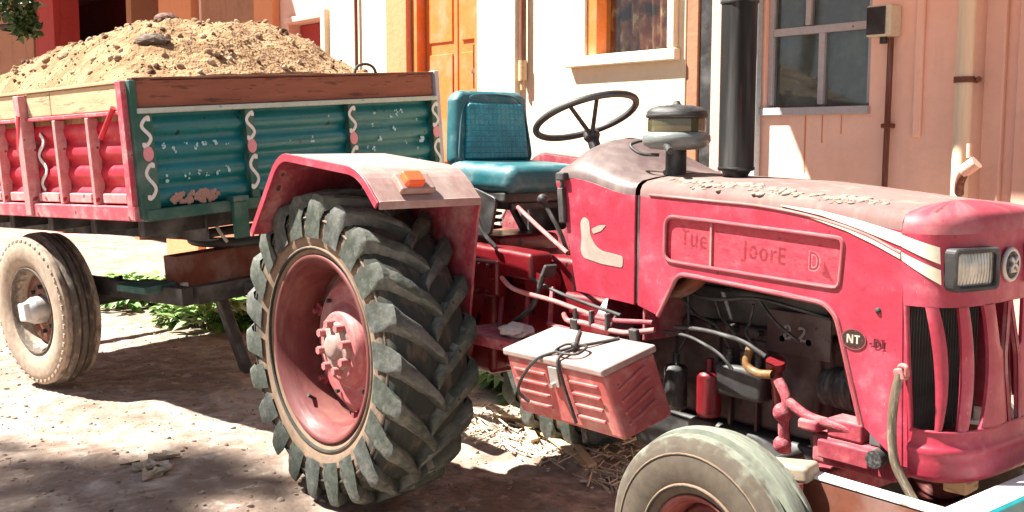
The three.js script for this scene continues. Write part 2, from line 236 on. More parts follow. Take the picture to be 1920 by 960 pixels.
{
  const h = thing('cream_house', 'cream plastered house with orange door behind the seat and steering wheel', 'house');
  mesh('wall', plate(rect(-5.36, -0.86, -0.1, 3.6), WZ - 0.25, WZ, [hole(-1.80, -0.985, 2.08, 3.1), hole(-3.93, -2.985, 0.25, 3.1)], 0.004), M.creamWall, h);
  mesh('wall_pilaster', slab(-2.975, -2.5, -0.1, 3.6, WZ + 0.002, WZ + 0.06), M.creamWall, h);
  mesh('door_pilaster', slab(-4.27, -3.95, -0.1, 3.6, WZ + 0.002, WZ + 0.07), M.orangeWall, h);
  const w = group('window', h);
  mesh('sill', slab(-1.95, -0.90, 2.0, 2.075, WZ + 0.002, WZ + 0.06), M.creamWall, w); mesh('frame', slab(-0.98, -0.92, 2.078, 3.15, WZ + 0.002, WZ + 0.05), M.creamWall, w);
  mesh('jamb', slab(-1.80, -1.70, 2.082, 3.1, WZ - 0.16, WZ - 0.02), M.orangeDoor, w); mesh('pane', slab(-1.70, -0.985, 2.082, 3.1, WZ - 0.12, WZ - 0.116, 0), M.glass, w);
  mesh('curtain', grid(90, 6, (u, v) => [-1.8 + 0.86 * u, 2.0 + 1.2 * v, WZ - 0.27 + 0.025 * Math.sin(u * 55 + 2 * v) + 0.015 * Math.sin(u * 23), u, v]),
    new THREE.MeshStandardMaterial({ roughness: 0.95, side: THREE.DoubleSide, map: tex(512, (u, v) => { const a = fbm(u, v, 8, 5, 91), b = fbm2(u, v, 24, 8, 4, 92); let k = mixc([0.16, 0.03, 0.018], [0.34, 0.12, 0.07], sst(-0.3, 0.3, a + b)); k = mixc(k, [0.5, 0.33, 0.2], sst(0.14, 0.3, b + a * 0.5)); return mixc(k, [0.03, 0.01, 0.01], sst(0.16, 0.34, -a)); }) }), w);
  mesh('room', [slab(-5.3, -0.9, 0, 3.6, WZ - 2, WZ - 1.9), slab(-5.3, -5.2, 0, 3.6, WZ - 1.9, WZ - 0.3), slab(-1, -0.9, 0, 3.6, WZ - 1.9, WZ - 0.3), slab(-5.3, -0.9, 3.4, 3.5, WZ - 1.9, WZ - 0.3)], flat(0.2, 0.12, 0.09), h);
  const d = group('door', h);
  mesh('door_frame', [slab(-3.93, -3.86, 0.25, 3.1, WZ - 0.15, WZ + 0.02), slab(-3.06, -2.985, 0.25, 3.1, WZ - 0.15, WZ + 0.02)], M.orangeDoor, d);
  mesh('leaf', slab(-3.855, -3.40, 0.26, 3.09, WZ - 0.11, WZ - 0.07), M.orangeDoor, d); mesh('leaf', slab(-3.392, -3.065, 0.26, 3.09, WZ - 0.12, WZ - 0.075), M.orangeDoor, d);
  for (const [a, b] of [[-3.80, -3.46], [-3.34, -3.11]]) { mesh('panel', slab(a, b, 1.3, 2.2, WZ - 0.073, WZ - 0.058), M.orangeDoor, d); mesh('panel', slab(a, b, 2.3, 3.0, WZ - 0.073, WZ - 0.058), M.orangeDoor, d); }
  mesh('bolt', [rod([-3.14, 1.9, WZ - 0.04], [-3.14, 2.25, WZ - 0.04], 0.01), slab(-3.17, -3.11, 2.02, 2.06, WZ - 0.06, WZ - 0.03)], M.rust, d);
  const dp = thing('drain_pipe', 'thin dark rusty pipe on the white wall right of the orange door', 'pipe');
  mesh('pipe', rod([-2.435, 2.0, WZ + 0.04], [-2.43, 3.6, WZ + 0.04], 0.024), M.rust, dp); mesh('coupling', [rod([-2.435, 1.93, WZ + 0.04], [-2.435, 2.08, WZ + 0.04], 0.034), rod([-2.435, 1.86, WZ + 0.04], [-2.435, 1.94, WZ + 0.04], 0.018)], M.woodTan, dp);
  const dc = thing('conduit', 'slim red brown conduit on the pale wall left of the orange door', 'pipe');
  mesh('pipe', rod([-4.83, 0.3, WZ + 0.03], [-4.83, 3.6, WZ + 0.03], 0.017), M.rust, dc);
}
{ // gap between the two houses, its darkness a black plate, with rusty jamb
  const g = thing('dark_gap', 'narrow gap with rusty orange jamb between the two houses, its darkness a black plate', 'gap');
  mesh('jamb', slab(-0.856, -0.762, -0.05, 3.3, WZ - 0.14, WZ - 0.005), M.brownWall, g); mesh('leaf', slab(-0.760, -0.645, -0.05, 3.3, WZ - 0.06, WZ - 0.02), M.black, g);
}
{
  const h = thing('red_house', 'shaded red house with dark porch behind the heap of earth', 'house');
  mesh('wall', plate(rect(-8.45, -5.38, -0.1, 4.2), WZ - 0.25, WZ - 0.03, [hole(-6.25, -5.50, 1.7, 2.66)], 0.004), M.pinkWall, h);
  mesh('wall_pilaster', slab(-6.85, -6.42, -0.1, 4.2, WZ - 0.028, WZ + 0.06), M.orangeWall, h);
  mesh('shutter', slab(-8.3, -6.95, -0.1, 4.2, WZ - 0.028, WZ + 0.01), M.brownWall, h);
  mesh('column', slab(-9.62, -8.62, -0.1, 4.2, WZ - 0.25, WZ + 0.0), M.orangeWall, h);
  const w = group('window', h);
  mesh('frame', slab(-5.495, -5.41, 1.7, 2.74, WZ - 0.028, WZ + 0.03), M.creamWall, w); mesh('lintel', slab(-6.25, -5.497, 2.662, 2.72, WZ - 0.028, WZ + 0.03), M.pinkWall, w);
  mesh('shutter', slab(-6.245, -5.505, 1.7, 2.655, WZ - 0.20, WZ - 0.16), M.redWall, w);
  mesh('back_wall', slab(-30, -8.5, -0.1, 5, WZ - 2.4, WZ - 2.2), M.redWall, h);
  mesh('porch_wall', slab(-12.4, -12.2, -0.1, 5, WZ - 2.2, WZ - 0.6), M.brownWall, h);
  mesh('column', slab(-14.9, -13.9, -0.1, 5, WZ - 0.4, WZ), M.redWall, h);
  mesh('wall', slab(-30, -15.2, -0.1, 5, WZ - 0.3, WZ - 0.05), M.brownWall, h);
  mesh('porch_roof', slab(-30, -6.9, 4.25, 4.4, WZ - 2.4, WZ + 1.3), M.redWall, h);
  mesh('door', slab(-11.6, -10.4, -0.05, 4, WZ - 2.2, WZ - 2.15), M.black, h);
}

// ---------------------------------------------------------------- wheels
function bolts(n, r, z, rad, len, off = 0) { const L = []; for (let i = 0; i < n; i++) { const a = off + i / n * Math.PI * 2; L.push(put(new THREE.CylinderGeometry(rad, rad, len, 6).rotateX(Math.PI / 2), r * Math.cos(a), r * Math.sin(a), z)); } return L; }
function rearWheel() {                           // axle along z, outer face towards +z, centre at the hub
  const g = new THREE.Group(); g.name = 'rear_wheel';
  mesh('tyre', latheZ([[0.372, -0.135], [0.392, -0.155], [0.44, -0.172], [0.50, -0.178], [0.555, -0.172], [0.588, -0.150], [0.600, -0.10], [0.606, 0], [0.600, 0.10], [0.588, 0.150], [0.555, 0.172], [0.50, 0.178], [0.44, 0.172], [0.392, 0.155], [0.372, 0.135]], 96), M.tyreBig, g);
  mesh('bead_ring', [put(new THREE.TorusGeometry(0.415, 0.008, 8, 72), 0, 0, 0.165), put(new THREE.TorusGeometry(0.535, 0.006, 8, 72), 0, 0, 0.174)], M.tyreBig, g);
  const lug = (s, k = 0) => {                           // one tread bar, from past the middle to the shoulder
    const N = 12, P = [], idx = [];
    for (let i = 0; i <= N; i++) {
      const t = i / N, z = mix(-0.02, 0.186, Math.min(1, t * 1.13)), over = clamp((t - 0.885) / 0.115);
      const th = 0.34 * Math.pow(t, 0.85), w = mix(0.056, 0.094, t) , top = 0.652 - 0.020 * (z / 0.18) ** 2 - 0.10 * over, base = 0.585 - 0.025 * sst(0.7, 1, t) - 0.10 * over, zt = z - 0.018 * over * 0;
      const q = (r0, o0, dz = 0) => { const wv = fbm(i / N * 0.35 + k * 0.31, o0 * 2 + k * 0.17, 8, 3, 47 + k), r = r0 > 0.6 ? r0 + 0.014 * wv - 0.004 : r0, o = o0 * (1 + 0.35 * wv), a = th + o / r; P.push(r * Math.cos(a), r * Math.sin(a), s * (zt + dz)); };
      q(base, -w * 0.60); q(top - 0.008, -w * 0.42); q(top, -w * 0.30); q(top + 0.002, 0); q(top, w * 0.30); q(top - 0.008, w * 0.42); q(base, w * 0.60);
    }
    for (let i = 0; i < N; i++) for (let k = 0; k < 6; k++) { const a = i * 7 + k, b = a + 1, c = a + 7, d = c + 1; idx.push(a, c, b, b, c, d); }
    const e = N * 7; for (let k = 1; k < 6; k++) { idx.push(0, k, k + 1); idx.push(e, e + k + 1, e + k); }
    const geo = new THREE.BufferGeometry(); geo.setAttribute('position', new THREE.Float32BufferAttribute(P, 3)); geo.setIndex(s > 0 ? idx : idx.reverse()); return toCreasedNormals(uvBox(geo), 0.85);
  };
  const gl = [0, 1, 2, 3].map((k) => [lug(1, k), lug(-1, k)]);
  for (let i = 0; i < 22; i++) for (const k of [0, 1]) { const m = mesh('tread_lug', gl[(i * 7 + k) % 4][k], (i * 5 + k) % 3 ? M.lug : M.lugDark, g); m.rotation.z = (i + k * 0.5) / 22 * Math.PI * 2; }
  mesh('rim', latheZ([[0.375, -0.16], [0.385, -0.15], [0.37, -0.13], [0.345, -0.10], [0.33, -0.02], [0.338, 0.08], [0.352, 0.12], [0.372, 0.135], [0.386, 0.150], [0.388, 0.158], [0.380, 0.163], [0.366, 0.158], [0.350, 0.138], [0.338, 0.12], [0.322, 0.08], [0.318, -0.02]], 80), M.rimRed, g);
  mesh('disc', latheZ([[0.325, -0.045], [0.30, -0.035], [0.278, -0.01], [0.262, 0.008], [0.245, 0.014], [0.19, 0.018], [0.172, 0.024], [0.162, 0.04], [0.142, 0.066], [0.125, 0.072], [0.06, 0.07]], 64), M.redDusty, g);
  const hub = mesh('hub', latheZ([[0.105, 0.064], [0.100, 0.082], [0.088, 0.086], [0.055, 0.088], [0.05, 0.105], [0.03, 0.112], [0, 0.113]], 32), M.fender, g);
  for (const b of bolts(8, 0.098, 0.09, 0.017, 0.044, 0.2)) mesh('hub_bolt', b, M.redDusty, g);
  for (let i = 0; i < 6; i++) { const a = i / 6 * Math.PI * 2 + 0.6; const c = mesh('rim_clamp', [box(0.05, 0.05, 0.03, 0.302, 0, -0.012), rod([0.29, 0, 0.0], [0.29, 0, 0.03], 0.012, 0.012, 6)], M.redDull, g); c.rotation.z = a; }
  for (const b of bolts(6, 0.22, 0.03, 0.009, 0.016, 0.1)) mesh('disc_bolt', b, M.iron, g);
  mesh('valve_stem', rod([-0.22, -0.25, 0.06], [-0.20, -0.22, 0.11], 0.007), M.black, g);
  return g;
}
function frontWheel() {
  const g = new THREE.Group(); g.name = 'front_wheel'; const W = 0.085, pr = [[0.168, -0.06], [0.19, -0.078], [0.255, -0.092], [0.315, -0.088], [0.345, -0.070]];
  const tread = [[0.352, -0.064], [0.355, -0.046], [0.326, -0.042], [0.324, -0.028], [0.364, -0.024], [0.368, -0.008], [0.368, -0.0075], [0.367, -0.004], [0.367, 0.004], [0.368, 0.0075], [0.368, 0.008], [0.364, 0.024], [0.324, 0.028], [0.326, 0.042], [0.355, 0.046], [0.352, 0.064]];
  mesh('tyre', toCreasedNormals(latheZ([...pr, ...tread, ...pr.map(([r, z]) => [r, -z]).reverse()], 96), 0.6), M.tyreFront, g);
  mesh('sidewall_ring', [put(new THREE.TorusGeometry(0.30, 0.005, 8, 64), 0, 0, 0.087), put(new THREE.TorusGeometry(0.205, 0.006, 8, 64), 0, 0, 0.083)], M.tyreBig, g);
  mesh('rim', latheZ([[0.168, -0.06], [0.155, -0.045], [0.148, 0], [0.156, 0.045], [0.173, 0.064], [0.175, 0.070], [0.168, 0.072], [0.156, 0.058], [0.142, 0.036], [0.136, -0.01]], 48), M.rimRed, g);
  mesh('disc', latheZ([[0.138, -0.01], [0.125, 0.01], [0.10, 0.02], [0.07, 0.03]], 40), M.rimRed, g); mesh('hub', latheZ([[0.07, 0.0], [0.068, 0.05], [0.05, 0.075], [0, 0.08]], 24), M.redDull, g);
  for (const b of bolts(6, 0.1, 0.028, 0.011, 0.02)) mesh('wheel_nut', b, M.iron, g);
  return g;
}

// ---------------------------------------------------------------- tractor
const T = thing('tractor', 'dusty red farm tractor with teal seat parked in front of the loaded trailer', 'tractor');
const rw = rearWheel(); T.add(rw); rw.position.set(0, 0.642, 0.66); rw.rotation.z = 0.06;
const rw2 = cloneTo(rw, T); rw2.position.z = -0.66; rw2.rotation.set(0, Math.PI, 0.1);
const fw = frontWheel(); T.add(fw); fw.position.set(1.895, 0.338, 0.625); fw.scale.set(0.935, 0.935, 1);
const fw2 = cloneTo(fw, T); fw2.position.z = -0.625; fw2.rotation.set(0, Math.PI, 0);

// rear mudguards
function mudguard(sgn) {
  const f = group('mudguard', T), zi = 0.455, zo = 0.905;
  const out = roundPoly([[-0.40, 1.10], [-0.165, 1.398], [-0.09, 1.434], [0.485, 1.386], [0.610, 1.268]], [0, 0.06, 0.08, 0.10, 0]), inn = out.map(([x, y], i) => { const a = out[Math.max(0, i - 1)], b = out[Math.min(out.length - 1, i + 1)], dx = b[0] - a[0], dy = b[1] - a[1], l = Math.hypot(dx, dy); return [x + dy / l * 0.010, y - dx / l * 0.010]; });
  const Z = (a, b) => sgn > 0 ? [a, b] : [-b, -a];
  mesh('top_sheet', plate([...out, ...[...inn].reverse()], ...Z(zi, zo), [], 0.002), M.fender, f);
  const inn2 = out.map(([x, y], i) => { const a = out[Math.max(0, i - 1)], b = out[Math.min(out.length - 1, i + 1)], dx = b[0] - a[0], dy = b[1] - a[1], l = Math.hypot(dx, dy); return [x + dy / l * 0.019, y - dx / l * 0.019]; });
  mesh('under_shade_sheet', plate([...inn.map(([x, y], i) => [mix(x, inn2[i][0], 0.3), mix(y, inn2[i][1], 0.3)]), ...[...inn2].reverse()], ...Z(zi + 0.003, zo - 0.003), [], 0.001), M.redDull, f);  // added darker sheet, shade under the mudguard put into its colour
  const lip = out.map(([x, y], i) => { const a = out[Math.max(0, i - 1)], b = out[Math.min(out.length - 1, i + 1)], dx = b[0] - a[0], dy = b[1] - a[1], l = Math.hypot(dx, dy); return [x + dy / l * 0.030, y - dx / l * 0.030]; });
  mesh('side_lip', plate([...out.map(([x, y]) => [x, y + 0.002]), ...lip.reverse()], ...Z(zo + 0.001, zo + 0.010), [], 0.002), M.red, f);
  mesh('inner_sheet', plate([[-0.46, 0.95], ...inn.slice(1), [0.585, 1.2], [0.52, 0.72], [0.0, 0.70]], ...Z(zi - 0.012, zi - 0.001), [], 0.002), M.redDull, f);
  mesh('front_edge', box(0.012, 0.03, zo - zi, 0.606, 1.258, sgn * (zi + zo) / 2), M.fender, f);
  if (sgn > 0) {
    const ang = Math.atan2(1.262 - 1.386, 0.622 - 0.49);
    const L = group('indicator_lamp', T);
    mesh('lamp_base', box(0.085, 0.03, 0.15, 0.572, 1.330, 0.735, 0, 0, ang, 0.01, 2), M.fender, L);
    mesh('lens', box(0.065, 0.045, 0.085, 0.584, 1.345, 0.75, 0, 0, ang, 0.016, 3), new THREE.MeshPhysicalMaterial({ color: new THREE.Color().setRGB(0.75, 0.12, 0.03), roughness: 0.25, clearcoat: 0.6 }), L);
  }
}
mudguard(1); mudguard(-1);

// seat
M.seatSkin = new THREE.MeshPhysicalMaterial({
  map: tex(512, (u, v) => { const b = fbm(u, v, 6, 5, 101), c = fbm(u, v, 40, 3, 103), gx = Math.abs(((u * 26) % 1) - 0.5), gy = Math.abs(((v * 26) % 1) - 0.5), st = sst(0.36, 0.5, Math.max(gx, gy)); let k = mixc([0.004, 0.16, 0.20], [0.006, 0.26, 0.32], sst(-0.3, 0.3, b)); k = mixc(k, [0.004, 0.12, 0.18], st * 0.45); return mixc(k, [0.12, 0.25, 0.25], 0.5 * sst(0.15, 0.4, b + 0.5 * c)); }, true, 1.6),
  bumpMap: gray(512, (u, v) => 1 - sst(0.3, 0.5, Math.max(Math.abs(((u * 26) % 1) - 0.5), Math.abs(((v * 26) % 1) - 0.5))), 1.6), bumpScale: 0.0025, roughness: 0.42, clearcoat: 0.15, clearcoatRoughness: 0.4,
});
M.seatEdge = paint([0.008, 0.10, 0.12], { dust: 0.18, dustC: [0.3, 0.33, 0.32], chip: 0.3, chipC: [0.01, 0.02, 0.025], rough: 0.45, seed: 105 });
{
  const s = group('seat', T);
  const soft = (w, h, d, r, f) => { const g = new RoundedBoxGeometry(w, h, d, 8, r), p = g.attributes.position; for (let i = 0; i < p.count; i++) { const q = f(p.getX(i), p.getY(i), p.getZ(i)); p.setXYZ(i, ...q); } g.computeVertexNormals(); return uvBox(g); };
  const bk = mesh('backrest', soft(0.09, 0.335, 0.44, 0.04, (x, y, z) => [x + (x > 0 ? 0.012 : 0) * (1 - (z / 0.22) ** 2) + 0.25 * z * z, y - 0.25 * z * z * (y > 0 ? 1 : 0), z * (1 - 0.16 * Math.max(0, (y - 0.02) / 0.15) ** 2)]), M.seatEdge, s); bk.position.set(0.065, 1.538, 0); bk.rotation.z = 0.06;
  const pad = mesh('back_pad', soft(0.03, 0.25, 0.345, 0.014, (x, y, z) => [x + (x > 0 ? 0.03 : 0) * Math.max(0, 1 - (z / 0.2) ** 2 - (y / 0.16) ** 2) + 0.25 * z * z, y - 0.2 * z * z * (y > 0 ? 1 : 0), z * (1 - 0.16 * Math.max(0, (y + 0.0) / 0.14) ** 2)]), M.seatSkin, s); pad.position.set(0.122, 1.525, 0); pad.rotation.z = 0.06;
  mesh('back_piping', (() => { const L = roundPoly([[-0.205, -0.15], [0.205, -0.15], [0.165, 0.145], [-0.165, 0.145]], [0.05, 0.05, 0.09, 0.09]).map(([z, y]) => [0.115 + 0.25 * z * z - 0.06 * y, 1.538 + y - 0.25 * z * z * (y > 0 ? 1 : 0), z]); return tube(L, 0.005, 90, 6, true); })(), M.seatEdge, s);
  mesh('cushion', soft(0.42, 0.105, 0.46, 0.045, (x, y, z) => [x, y + (y > 0 ? 0.02 * (1 - (z / 0.23) ** 2) : 0) + 0.10 * Math.max(0, -x) * (y > 0 ? 1 : 0) - 0.5 * Math.max(0, x - 0.12) ** 2, z * (1 - 0.10 * Math.max(0, x / 0.2))]).translate(0.28, 1.325, 0), M.seatEdge, s);
  mesh('cushion_skirt', box(0.36, 0.05, 0.40, 0.26, 1.255, 0, 0, 0, 0, 0.02, 2), M.black, s);
  mesh('seat_frame', [bar([0.02, 1.2, 0.14], [0.03, 1.66, 0.14], 0.03, 0.02), bar([0.02, 1.2, -0.14], [0.03, 1.66, -0.14], 0.03, 0.02), box(0.36, 0.03, 0.3, 0.24, 1.215, 0), bar([0.1, 1.21, 0.1], [0.30, 0.98, 0.1], 0.03, 0.02), bar([0.1, 1.21, -0.1], [0.30, 0.98, -0.1], 0.03, 0.02)], M.iron, s);
  mesh('seat_guard', plate(roundPoly([[0.05, 1.06], [0.36, 1.10], [0.40, 1.25], [0.10, 1.33], [0.04, 1.28]], 0.03), 0.20, 0.214), M.black, s); mesh('seat_guard', plate(roundPoly([[0.05, 1.06], [0.36, 1.10], [0.40, 1.25], [0.10, 1.33], [0.04, 1.28]], 0.03), -0.214, -0.20), M.black, s);
  mesh('seat_spring', (() => { const p = []; for (let i = 0; i <= 60; i++) { const a = i / 60 * Math.PI * 12; p.push([0.12 + 0.03 * Math.cos(a), 1.02 + 0.18 * i / 60, 0.03 * Math.sin(a)]); } return tube(p, 0.006, 200, 6); })(), M.iron, s);
}

// steering wheel
{
  const s = group('steering_wheel', T), ax = new THREE.Group(); const R = 0.205;
  const tilt = (g) => put(g, 0.70, 1.578, 0, 0, 0, 0.42);
  mesh('wheel_ring', tilt(new THREE.TorusGeometry(R, 0.0135, 12, 72).rotateX(Math.PI / 2)), M.black, s);
  for (const a of [1.05, 0.5, 3.9]) { mesh('spoke', tilt(rod([0.02 * Math.cos(a), -0.075, 0.02 * Math.sin(a)], [R * Math.cos(a), 0, R * Math.sin(a)], 0.009, 0.008)), M.black, s); }
  mesh('wheel_hub', tilt(lathe([[0, -0.10], [0.026, -0.10], [0.034, -0.085], [0.03, -0.066], [0, -0.06]], 24)), M.black, s);
  mesh('column', tilt(rod([0, -0.3, 0], [0, -0.06, 0], 0.024)), M.black, s);
}

// bonnet
const yS = (x) => x < 1.8 ? mix(1.345, 1.330, (x - 1.28) / 0.52) : mix(1.330, 1.292, (x - 1.8) / 0.45);
const SEC = [[0.300, -0.045], [0.298, -0.025], [0.288, -0.008], [0.265, 0.004], [0.2, 0.014], [0.1, 0.023], [0, 0.026]];
const section = (k) => { const L = [...SEC, ...SEC.slice(0, -1).reverse().map(([z, y]) => [-z, y])]; return L[Math.round(k * 12)]; };
M.dustTop = new THREE.MeshStandardMaterial({ map: tex(1024, (u, v) => { const a = fbm(u, v, 4, 5, 111), b = fbm(u, v, 26, 5, 113), c = fbm2(u, v, 7, 14, 4, 115); let k = mixc([0.17, 0.075, 0.072], [0.165, 0.112, 0.098], sst(-0.6, 0.3, a + 0.5 * b)); k = mixc(k, [0.25, 0.195, 0.16], 0.6 * sst(0.05, 0.5, c + 0.5 * b)); return mixc(k, [0.22, 0.08, 0.08], 0.35 * sst(0.2, 0.34, b - a * 0.4)); }), roughness: 0.85, bumpMap: gray(512, (u, v) => 0.5 + fbm(u, v, 20, 4, 113)), bumpScale: 0.002, side: THREE.DoubleSide });
const archIn = roundPoly([[1.375, 0.90], [1.460, 1.052], [2.020, 1.020], [2.060, 0.985], [2.125, 0.77], [2.150, 0.69]], [0, 0.03, 0.03, 0.02, 0, 0]);
const namePts = roundPoly([[1.400, 1.090], [1.402, 1.238], [2.074, 1.210], [2.064, 1.068]], [0.035, 0.035, 0.02, 0.02], 6);
function bonnetSide(s) {
  const b = group('bonnet_side', T), z0 = s > 0 ? 0.288 : -0.300, z1 = z0 + 0.012;
  const top = []; for (let i = 0; i <= 14; i++) { const x = mix(2.252, 1.285, i / 14); top.push([x, yS(x) - 0.044]); }
  const outline = [[1.278, 0.925], ...archIn.map(([x, y]) => [x, y]), [2.280, 0.598], [2.274, 0.75], [2.262, 1.1], ...top];
  mesh('side_panel', plate(outline, z0, z1, [namePts.slice().reverse()], 0.002), M.red, b);
  mesh('arch_bead', tube([...archIn.map(([x, y]) => [x, y, s * 0.300])], 0.0085, 90, 8), M.redDull, b);
  mesh('name_bead', tube(namePts.map(([x, y]) => [x, y, s * 0.3005]), 0.007, 120, 8, true), M.redDull, b);
  const cv = document.createElement('canvas'); cv.width = 1024; cv.height = 256; const c = cv.getContext('2d'); c.fillStyle = '#a8303f'; c.fillRect(0, 0, 1024, 256);
  const rg = mulberry(5); for (let i = 0; i < 900; i++) { c.fillStyle = ['rgba(190,80,90,0.10)', 'rgba(130,20,40,0.12)', 'rgba(200,130,125,0.07)'][i % 3]; c.beginPath(); c.ellipse(rg() * 1024, rg() * 256, 4 + rg() * 30, 3 + rg() * 12, 0, 0, 7); c.fill(); }
  if (s > 0) { c.fillStyle = 'rgba(78,8,20,0.6)'; c.font = 'bold 96px sans-serif'; c.save(); c.rotate(0.02); c.fillText('Tue', 110, 150); c.fillText('JoorE', 480, 150); c.restore(); c.font = 'bold 100px sans-serif'; c.fillText('D', 820, 165); c.strokeStyle = 'rgba(225,160,155,0.6)'; c.lineWidth = 4; c.strokeText('D', 824, 163); c.beginPath(); c.moveTo(900, 175); c.lineTo(960, 195); c.lineTo(910, 120); c.fill(); for (let i = 0; i < 520; i++) { c.fillStyle = i % 3 ? 'rgba(172,50,66,0.45)' : 'rgba(110,18,34,0.35)'; c.fillRect(90 + rg() * 860, 56 + rg() * 140, 3 + rg() * 24, 2 + rg() * 8); } }
  const tx = new THREE.CanvasTexture(cv); tx.colorSpace = THREE.SRGBColorSpace; tx.magFilter = THREE.LinearFilter;
  const pg = new THREE.ShapeGeometry(poly([[1.39, 1.06], [2.085, 1.055], [2.085, 1.225], [1.39, 1.25]])), pp = pg.attributes.position, uv = pg.attributes.uv; for (let i = 0; i < pp.count; i++) uv.setXY(i, (pp.getX(i) - 1.39) / 0.695, (pp.getY(i) - 1.05 + 0.04 * ((pp.getX(i) - 1.39) / 0.695 - 1)) / 0.2 + 0.1);
  pg.translate(0, 0, s * 0.2915); mesh('name_panel', pg, new THREE.MeshStandardMaterial({ map: tx, roughness: 0.55, side: THREE.DoubleSide }), b);
  mesh('panel_joint', bar([1.592, 1.082, s * 0.2945], [1.592, 1.228, s * 0.2945], 0.008, 0.008), M.redDusty, b);
  mesh('screw', put(new THREE.SphereGeometry(0.009, 12, 8), 2.19, 1.02, s * 0.3), M.iron, b);
  // oval badge with light letters, then dark letters beside it
  if (s > 0) {
    const bc = document.createElement('canvas'); bc.width = 512; bc.height = 200; const q = bc.getContext('2d'); q.clearRect(0, 0, 512, 200); q.fillStyle = '#2a1512'; q.beginPath(); q.ellipse(120, 100, 112, 84, 0, 0, 7); q.fill(); q.strokeStyle = '#7c3a3a'; q.lineWidth = 8; q.stroke(); q.fillStyle = '#b7a593'; q.font = 'bold 100px sans-serif'; q.fillText('NT', 48, 134); q.fillStyle = '#3a0810'; q.font = 'bold 104px sans-serif'; q.fillText('-DI', 262, 142); for (let i = 0; i < 60; i++) { q.fillStyle = 'rgba(170,50,70,0.35)'; q.fillRect(rg() * 500, 20 + rg() * 160, 4 + rg() * 20, 3 + rg() * 8); }
    const bt = new THREE.CanvasTexture(bc); bt.colorSpace = THREE.SRGBColorSpace; bt.magFilter = THREE.LinearFilter;
    const bg = new THREE.PlaneGeometry(0.175, 0.068); bg.translate(2.165, 0.93, 0.3035); mesh('badge', bg, new THREE.MeshStandardMaterial({ map: bt, transparent: true, roughness: 0.5 }), b);
  }
}
bonnetSide(1); bonnetSide(-1);
const bt = group('bonnet_top', T);
mesh('top_sheet', grid(28, 12, (u, v) => { const x = mix(1.285, 2.252, u), [z, dy] = section(v); return [x, yS(x) + dy, z, x, z]; }), M.dustTop, bt);
mesh('crease_bead', tube([[1.33, 1.305, 0.301], [1.6, 1.296, 0.301], [1.8, 1.288, 0.301], [2.0, 1.262, 0.301], [2.15, 1.225, 0.301], [2.25, 1.185, 0.301]], 0.005, 50, 6), M.redDusty, bt);
// cream stripes sweeping down to the headlamp
const ribbon = (up, lo, z) => { const g = [[...up, ...lo.slice().reverse()]][0]; return plate(g, z, z + 0.003, [], 0.0008); };
mesh('stripe', ribbon([[1.86, 1.296], [2.0, 1.286], [2.12, 1.266], [2.252, 1.238]], [[1.86, 1.293], [2.0, 1.272], [2.12, 1.242], [2.252, 1.203]], 0.3005), M.cream, bt);
mesh('stripe', ribbon([[1.96, 1.268], [2.08, 1.243], [2.17, 1.217], [2.252, 1.190]], [[1.96, 1.264], [2.08, 1.234], [2.17, 1.202], [2.252, 1.168]], 0.3005), M.cream, bt);
// clods of dry dust lying on the bonnet
{
  const mudM = paint([0.25, 0.195, 0.155], { dust: 0.45, dustC: [0.32, 0.26, 0.21], chip: 0.2, chipC: [0.3, 0.2, 0.16], seed: 119, rough: 0.95, bump: 0.003 });
  const r2 = mulberry(23), crumb = new THREE.IcosahedronGeometry(1, 1);
  [[1.43, 0.22, 0.06], [1.56, 0.25, 0.07], [1.64, 0.21, 0.05], [1.80, 0.255, 0.06], [1.99, 0.25, 0.06], [2.08, 0.22, 0.05]].forEach(([x, z, r]) => { const d = []; for (let i = 0; i < 60; i++) { const a = r2() * 6.283, q = r * Math.pow(r2(), 0.8), px = x + 1.6 * q * Math.cos(a), pz = Math.min(0.285, z + 0.6 * q * Math.sin(a)), s = 0.003 + 0.011 * r2() ** 2, dz = pz > 0.265 ? -0.012 * (pz - 0.265) / 0.023 : 0; d.push(put(crumb.clone().scale(s * 1.3, s * 0.45, s), px, yS(px) + mix(0.004, 0.014, clamp((0.265 - pz) / 0.065)) + dz, pz, r2() * 0.3, r2() * 6, 0)); } const o = mesh('mud_patch', d, mudM, bt); o.userData.kind = 'stuff'; });
}

